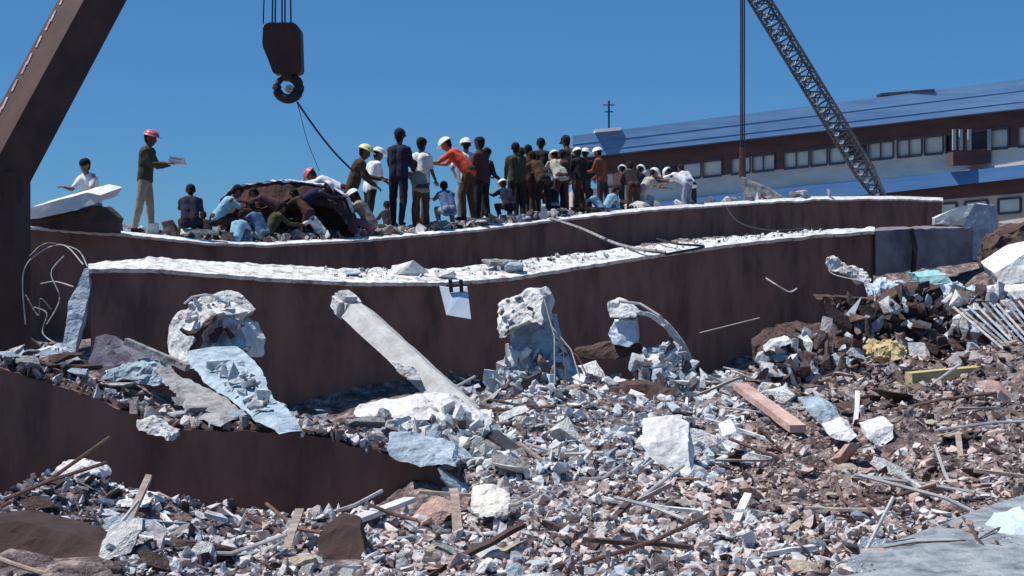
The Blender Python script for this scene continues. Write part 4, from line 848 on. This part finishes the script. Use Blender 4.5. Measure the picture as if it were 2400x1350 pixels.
# ------------------------------------------------------------ scattered rubble
def inside(px, py, poly):
    c = False; j = len(poly) - 1
    for i in range(len(poly)):
        if (poly[i][1] > py) != (poly[j][1] > py) and px < (poly[j][0] - poly[i][0]) * (py - poly[i][1]) / (poly[j][1] - poly[i][1]) + poly[i][0]: c = not c
        j = i
    return c
PALS = {'white': [(.84, .85, .84), (.80, .82, .82), (.74, .79, .82), (.60, .68, .72), (.82, .78, .76), (.82, .84, .84), (.36, .38, .40), (.14, .12, .13)],
        'pink': [(.74, .58, .52), (.56, .42, .37), (.40, .29, .26), (.60, .47, .41), (.82, .76, .73), (.14, .095, .09), (.34, .28, .26), (.10, .07, .068), (.58, .55, .53)],
        'tan': [(.82, .74, .70), (.72, .56, .50), (.82, .80, .79), (.68, .62, .60), (.40, .34, .31), (.60, .65, .68), (.16, .12, .115), (.80, .68, .62), (.82, .80, .78)],
        'grey': [(.66, .65, .68), (.42, .43, .46), (.72, .68, .69), (.20, .18, .20), (.12, .095, .10), (.70, .68, .70), (.10, .08, .08)],
        'dark': [(.26, .19, .17), (.12, .085, .08), (.34, .26, .24), (.52, .46, .45), (.08, .06, .06), (.74, .70, .69), (.50, .40, .35)]}
def region(px, py):
    if inside(px, py, [(1650, 800), (2500, 600), (2500, 985), (1900, 985)]): return 'dark' if noise.noise(Vector((px * .006, py * .01, 1))) < .25 else 'pink'
    if px > 1640 and 980 < py < 1215 and (px - 1640) > (1215 - py) * .5: return 'pink'
    if px < 560 and py > 1080: return 'grey'
    if px < 900 and py < 1080: return 'grey'
    if py < 1150: return 'white' 
    if py > 1150: return 'tan'
    return 'white'
def sample_pts(n, seed, ymin=5.2, ymax=18.0):
    g = np.random.default_rng(seed); out = []
    m = int(n * 2.2)
    d = 1 / g.uniform(1 / ymax, 1 / ymin, m)    # even over the picture's depth rows
    x = g.uniform(-.42, .42, m) * d
    if n > 1000: x = g.uniform(-.47, .62, m) * d
    z = hgt(x, d)
    return x, d, z
def keep_bare(px, py, d):      # faces and flat slabs that carry no rubble
    if (px * 7.13 + py * 3.7 + d * 991) % 1 < .86 and d > 5.5 and inside(px, py, [(1990, 1350), (2180, 1262), (2300, 1212), (2440, 1165), (2700, 1150), (2700, 1400), (1990, 1400)]) and d < 9: return True
    if px < 1060 and 8.75 < d < 10.6: return True
    if inside(px, py, [(-100, 1240), (40, 1226), (200, 1262), (290, 1320), (250, 1380), (-100, 1400)]): return True
    if inside(px, py, [(745, 1245), (845, 1235), (850, 1320), (760, 1340)]): return True
    if px < 1000 and d > 12.4 and px > 160: return True
    if px < 700 and px > 160 and d > 10.5: return True
    return False
def bits(name, label, n, seed, smin, smax, pw, ymax=19):
    x, y, z = sample_pts(n, seed, ymax=ymax); g = np.random.default_rng(seed + 1)
    VS, FSx, TN = [], [], []; base = 0; cnt = 0
    for i in range(len(x)):
        if cnt >= n: break
        px, py = PX((x[i], y[i], z[i]))
        if keep_bare(px, py, y[i]): continue
        rg = region(px, py); pl = PALS[rg]
        v_, f_ = protos[g.integers(len(protos))]
        s = (smin + (smax - smin) * g.random() ** pw) * (.30 + .062 * y[i])
        if rg == 'pink': s *= .8
        A = np.array(Euler(g.uniform(-.6, .6, 2).tolist() + [g.uniform(0, 6.28)]).to_matrix()) if g.random() < .6 else np.array(Euler(g.uniform(0, 6.28, 3).tolist()).to_matrix())
        # local surface jitter matches the mound noise
        p = Vector((x[i], y[i], 0)); zz = z[i] + .12 * noise.noise(p * 1.5) + .09 * noise.noise(p * 4) + .045 * noise.noise(p * 10)
        w_ = (v_ * s) @ A.T + np.array([x[i], y[i], zz + s * g.uniform(-.05, .35)])
        VS.append(w_); FSx.append(f_ + base); base += len(v_)
        c = np.array(pl[g.integers(len(pl))]) * g.uniform(.85, 1.1)
        TN.append(np.repeat([[*c, 1.0]], len(v_), 0)); cnt += 1
    V_ = np.concatenate(VS); F_ = np.concatenate(FSx); me = bpy.data.meshes.new(name)
    me.from_pydata(V_.tolist(), [], F_.tolist()); me.materials.append(M_bits)
    ca = me.color_attributes.new('tone', 'FLOAT_COLOR', 'POINT'); ca.data.foreach_set('color', np.concatenate(TN).astype(np.float32).ravel())
    o = link(bpy.data.objects.new(name, me)); tag(o, label, 'rubble', kind='stuff'); return o
bits('rubble', 'small broken stones and crumbs of concrete covering the whole heap', 72000, 11, .016, .11, 2.8, ymax=22)
bits('gravel', 'fine gravel and brick crumbs between the larger stones', 32000, 23, .014, .036, 1.2, ymax=15)

# the larger chunks one by one
CHM = {'white': [(M_white, 'white'), (M_pale, 'pale grey'), (M_blue, 'blue grey'), (M_white, 'white'), (M_grey, 'grey')], 'pink': [(M_pink, 'pinkish'), (M_brown, 'brown'), (M_tan, 'tan'), (M_pale, 'pale grey')],
       'tan': [(M_tan, 'tan'), (M_pale, 'pale grey'), (M_white, 'white'), (M_blue, 'blue grey'), (M_pink, 'pinkish')], 'grey': [(M_grey, 'grey'), (M_pale, 'pale grey'), (M_brown, 'brown'), (M_blue, 'blue grey')],
       'dark': [(M_brown, 'brown'), (M_grey, 'grey'), (M_pink, 'pinkish'), (M_pale, 'pale grey')]}
WHERE = {'white': 'in the pale heap around the pillar stump', 'pink': 'in the reddish rubble on the right', 'tan': 'in the foreground rubble along the bottom', 'grey': 'on the left heap by the dark lower girder', 'dark': 'in the dark rubble bank at upper right'}
LMK = [(490,780,'split pillar head'),(620,960,'pale blue slab'),(960,850,'long leaning post'),(1250,800,'pillar stump'),(1540,820,'arched slab'),(1900,820,'rounded debris hump'),(2080,830,'yellow sacking'),(2210,880,'yellow board'),
       (1800,950,'pink plank'),(1930,980,'blue grey slab'),(2060,1020,'white pointed block'),(1718,1030,'white square block'),(1570,1075,'bright white slab'),(980,1005,'layered white heap'),(1185,1050,'half buried beam'),(1150,1190,'cream boulder'),
       (890,1200,'bright thin plank'),(798,1285,'brown plate end'),(575,1232,'short bright stick'),(165,1150,'large rounded boulder'),(290,1182,'flat pointed slab'),(120,1300,'corner brown plate'),(2170,1211,'long dark plank'),(2135,1240,'pale grey plank'),
       (2300,1290,'cracked flat slab'),(2330,800,'parallel grey bars'),(2360,690,'thin white slab strip'),(2190,657,'teal panel'),(2005,960,'upright white stick'),(1005,1070,'blue grey slab piece'),(105,840,'far left boulder'),(2320,730,'jagged blue white slabs'),
       (1500,935,'small brown plate'),(2100,690,'crumpled blue sheets'),(1990,640,'knobbly pale fragment')]
def where_is(px, py):
    b_ = min(LMK, key=lambda l: (l[0] - px) ** 2 + ((l[1] - py) * 1.3) ** 2); dx, dy = px - b_[0], (py - b_[1]) * 1.3; dd = math.hypot(dx, dy)
    if abs(dx) > abs(dy) * 2: rel = 'right of' if dx > 0 else 'left of'
    elif abs(dy) > abs(dx) * 2: rel = 'in front of' if dy > 0 else 'behind'
    else: rel = ('in front and ' if dy > 0 else 'behind and ') + ('right of' if dx > 0 else 'left of')
    return ('close ' if dd < 60 and rel in ('right of', 'left of') else 'well ' if dd > 130 and ' and ' not in rel else '') + rel + ' the ' + b_[2]
SEEN = set()
def uniq(lb, word):     # where two would read alike, name a trait of this one's own shape as well
    for e in ('', 'flatter', 'tilted', 'more buried', 'rounder', 'more upright'):
        l2 = lb.replace(' ' + word, ' ' + (e + ' ' if e else '') + word, 1)
        if l2 not in SEEN: SEEN.add(l2); return l2
    return lb
pm = {}
def chunk_mesh(pi, m):
    if (pi, m.name) not in pm:
        b = bmesh.new(); vs, fc = protos[pi]; V_ = [b.verts.new(Vector(v_)) for v_ in vs]; [b.faces.new([V_[k_] for k_ in f_]) for f_ in fc]
        roughen(b, .16, .05, 3.5, pi); bmesh.ops.recalc_face_normals(b, faces=b.faces[:]); me = bpy.data.meshes.new('concrete_chunk'); b.to_mesh(me); b.free(); me.materials.append(m); pm[(pi, m.name)] = me
    return pm[(pi, m.name)]
x, y, z = sample_pts(400, 77, ymin=6.2, ymax=18); g = np.random.default_rng(5); cnt = 0
for i in range(len(x)):
    if cnt >= 205: break
    px, py = PX((x[i], y[i], z[i]))
    if keep_bare(px, py, y[i]) or px < -60 or px > 2460 or py > 1360: continue
    rg = region(px, py); m, cn = CHM[rg][g.integers(len(CHM[rg]))]
    o = bpy.data.objects.new('concrete_chunk', chunk_mesh(int(g.integers(14)), m)); s = (.13 + .20 * g.random() ** 2) * (.26 + .068 * y[i]) * (.8 if rg in ('pink', 'tan') else 1)
    o.scale = (s * g.uniform(.8, 1.4), s, s * g.uniform(.5, 1)); o.rotation_euler = (g.uniform(-.5, .5), g.uniform(-.5, .5), g.uniform(0, 6.28)); o.location = (x[i], y[i], z[i] + s * .2)
    link(o); sz = 'large' if s > .22 else 'medium' if s > .16 else 'small'; tag(o, uniq(f'{sz} {cn} chunk {where_is(px, py)}', 'chunk'), 'rubble chunk', f'{cn} chunks {WHERE[rg]}'); cnt += 1
# planks and bars strewn about
g = np.random.default_rng(9); x, y, z = sample_pts(200, 31, ymin=6.6, ymax=16.5); cnt = 0
for i in range(len(x)):
    if cnt >= 84: break
    px, py = PX((x[i], y[i], z[i]))
    if keep_bare(px, py, y[i]) or px < 0 or px > 2400 or py > 1345: continue
    rg = region(px, py); ln = g.uniform(.25, .8) * (.5 + .05 * y[i]); a = g.uniform(0, math.pi); dr = Vector((math.cos(a), math.sin(a) * .6, g.uniform(-.1, .45))).normalized() * ln
    c = Vector((x[i], y[i], z[i] + .08)); b = bmesh.new()
    if cnt % 2 == 0:
        bar(b, c - dr / 2, c + dr / 2, g.uniform(.02, .055), g.uniform(.010, .025)); roughen(b, .08, .010, 6, i, 3); m, cn = ((M_wood, 'dusty brown'), (M_white, 'whitened'), (M_brown, 'dark'))[g.integers(3)]
        tag(mesh_obj('broken_plank', b, m), uniq(f'{cn} splintered plank {where_is(px, py)}', 'plank'), 'plank', f'{cn} planks {WHERE[rg]}')
    else:
        mid = c + Vector(g.uniform(-.08, .08, 3).tolist()) * ln; tube(b, [c - dr * .6, mid, c + dr * .6 + Vector((0, 0, .05))], .008 + .0004 * y[i], 6); m, cn = ((M_rebar, 'rusty'), (M_wire, 'pale'))[g.integers(2)]
        tag(mesh_obj('reinforcing_bar', b, m), uniq(f'bent {cn} bar {where_is(px, py)}', 'bar'), 'reinforcing bar', f'{cn} bars {WHERE[rg]}')
    cnt += 1
RSL = [(207,'sitting man'),(352,'red helmet man'),(438,'squatting navy person'),(548,'light blue shirt'),(655,'bowed beam'),(735,'bent red helmet rescuer'),(832,'khaki squatter'),(870,'yellow helmet worker'),(936,'navy cap man'),(988,'white shirt man'),(1050,'orange red shirt'),(1100,'elbows out rescuer'),(1140,'maroon jacket man'),
       (1208,'olive jacket man'),(1268,'black jacket man'),(1328,'brown jacket and cap'),(1402,'rust jacket rescuer'),(1480,'stooping man in black'),(1532,'kneeling rescuer'),(1602,'rightmost rescuer'),(1740,'hoist cable'),(1840,'dark slab wedge'),(1930,'lattice crane cab')]
def beside(px):
    b_ = min(RSL, key=lambda l: abs(l[0] - px)); return ('left of' if px < b_[0] - 8 else 'right of' if px > b_[0] + 8 else 'below') + ' the ' + b_[1]
# debris line on top of the far girder
g = np.random.default_rng(3)
for i in range(56):
    px = g.uniform(60, 1950) if i % 2 else g.uniform(640, 1400); py, d = rs(px); k = g.uniform(.1, .8); c = P(px, py - 9, d + .4) + Vector((0, k, .02)); m, cn = ((M_grey, 'grey'), (M_pale, 'pale'), (M_brown, 'brown'))[g.integers(3)]
    o = bpy.data.objects.new('concrete_chunk', chunk_mesh(int(g.integers(14)), m)); s = g.uniform(.12, .38); o.scale = (s * 1.5, s, s * .7); o.rotation_euler = (0, 0, g.uniform(0, 6)); o.location = c + Vector((0, 0, s * .2)); link(o)
    tag(o, uniq(f'{"big" if s > .27 else "small"} {cn} chunk on the far girder just {beside(px)}', 'chunk'), 'rubble chunk', f'{cn} chunks on the far girder')
# debris line on the lower left girder
for i in range(38):
    px = g.uniform(-20, 1040) if i % 3 else g.uniform(0, 260); py, d = lerp_list(LS, px); c = P(px, py, d) + Vector((0, g.uniform(.05, .9), .05)); m, cn = ((M_grey, 'grey'), (M_pale, 'pale'), (M_brown, 'brown'), (M_blue, 'blue grey'))[g.integers(4)]
    o = bpy.data.objects.new('concrete_chunk', chunk_mesh(int(g.integers(14)), m)); s = g.uniform(.06, .2); o.scale = (s * 1.6, s, s * .8); o.rotation_euler = (0, 0, g.uniform(0, 6)); o.location = c + Vector((0, 0, s * .2)); link(o)
    tag(o, uniq(f'{"big" if s > .13 else "small"} {cn} girder top chunk {where_is(px, py)}', 'chunk'), 'rubble chunk', f'{cn} chunks on the lower girder')

def strip(name, label, n, seed, place, pal, s0, s1):
    g = np.random.default_rng(seed); VS, F_, TN = [], [], []; base = 0
    for i in range(n):
        c = place(g); v_, f_ = protos[g.integers(len(protos))]; s = s0 + (s1 - s0) * g.random() ** 2.5
        A = np.array(Euler(g.uniform(0, 6.28, 3).tolist()).to_matrix()); VS.append((v_ * s) @ A.T + np.array(c) + np.array([0, 0, s * .2])); F_.append(f_ + base); base += len(v_)
        TN.append(np.repeat([[*(np.array(pal[g.integers(len(pal))]) * g.uniform(.8, 1.1)), 1.0]], len(v_), 0))
    me = bpy.data.meshes.new(name); me.from_pydata(np.concatenate(VS).tolist(), [], np.concatenate(F_).tolist()); me.materials.append(M_bits)
    ca = me.color_attributes.new('tone', 'FLOAT_COLOR', 'POINT'); ca.data.foreach_set('color', np.concatenate(TN).astype(np.float32).ravel()); tag(link(bpy.data.objects.new(name, me)), label, 'rubble', kind='stuff')
def on_rs(g):
    px = g.choice([g.uniform(50, 1950), g.normal(700, 90), g.normal(1080, 90), g.normal(1250, 60)]); px = min(max(px, 50), 1980); py, d = rs(px); return P(px, py - 7, d + .4) + Vector((0, g.uniform(-.1, 2.0), .01))
strip('girder_rubble', 'crumbs and stones strewn along the top of the far girder', 1500, 41, on_rs, PALS['grey'] + PALS['dark'], .03, .26)
def on_ls(g):
    px = g.choice([g.uniform(-200, 420), g.uniform(-50, 1070), g.uniform(650, 1070)]); py, d = lerp_list(LS, px); return P(px, py, d) + Vector((0, g.uniform(.0, .45), .02))
strip('girder_rubble', 'pale and dark stones along the top edge of the lower left girder', 1700, 43, on_ls, PALS['grey'] + PALS['dark'], .015, .10)
def on_fs(g):
    px = g.uniform(760, 1940); a_, b_, d = fs(px); f = g.uniform(.25, .95); return P(px, a_, d).lerp(P(px, b_, d + .95), f)
strip('girder_rubble', 'small stones lying on the pale top of the nearer girder', 330, 47, on_fs, PALS['white'], .02, .08)

# ------------------------------------------------------------ turn the remeshed bodies and clothes into plain meshes
bpy.context.view_layer.update(); dg = bpy.context.evaluated_depsgraph_get(); done = []
for o, extra, disp, org in PEND:
    me = bpy.data.meshes.new_from_object(o.evaluated_get(dg)); done.append((o, me, extra, disp, org))
for o, me, extra, disp, org in done:
    mats = [s.material for s in o.material_slots]; o.modifiers.clear()
    b = bmesh.new(); b.from_mesh(me)
    if disp:
        for v_ in b.verts: v_.co += noise.noise_vector(v_.co * 9 + org) * disp
    if extra:
        bmesh.ops.translate(extra, verts=extra.verts[:], vec=-org); tmp = bpy.data.meshes.new('t'); extra.to_mesh(tmp); extra.free(); b.from_mesh(tmp); bpy.data.meshes.remove(tmp)
    b.to_mesh(me); b.free(); me.materials.clear(); [me.materials.append(m_) for m_ in mats]
    for p_ in me.polygons: p_.use_smooth = True; p_.material_index = 0
    old = o.data; nm = o.name.split('.')[0]; o.data = me; me.name = nm; bpy.data.meshes.remove(old)
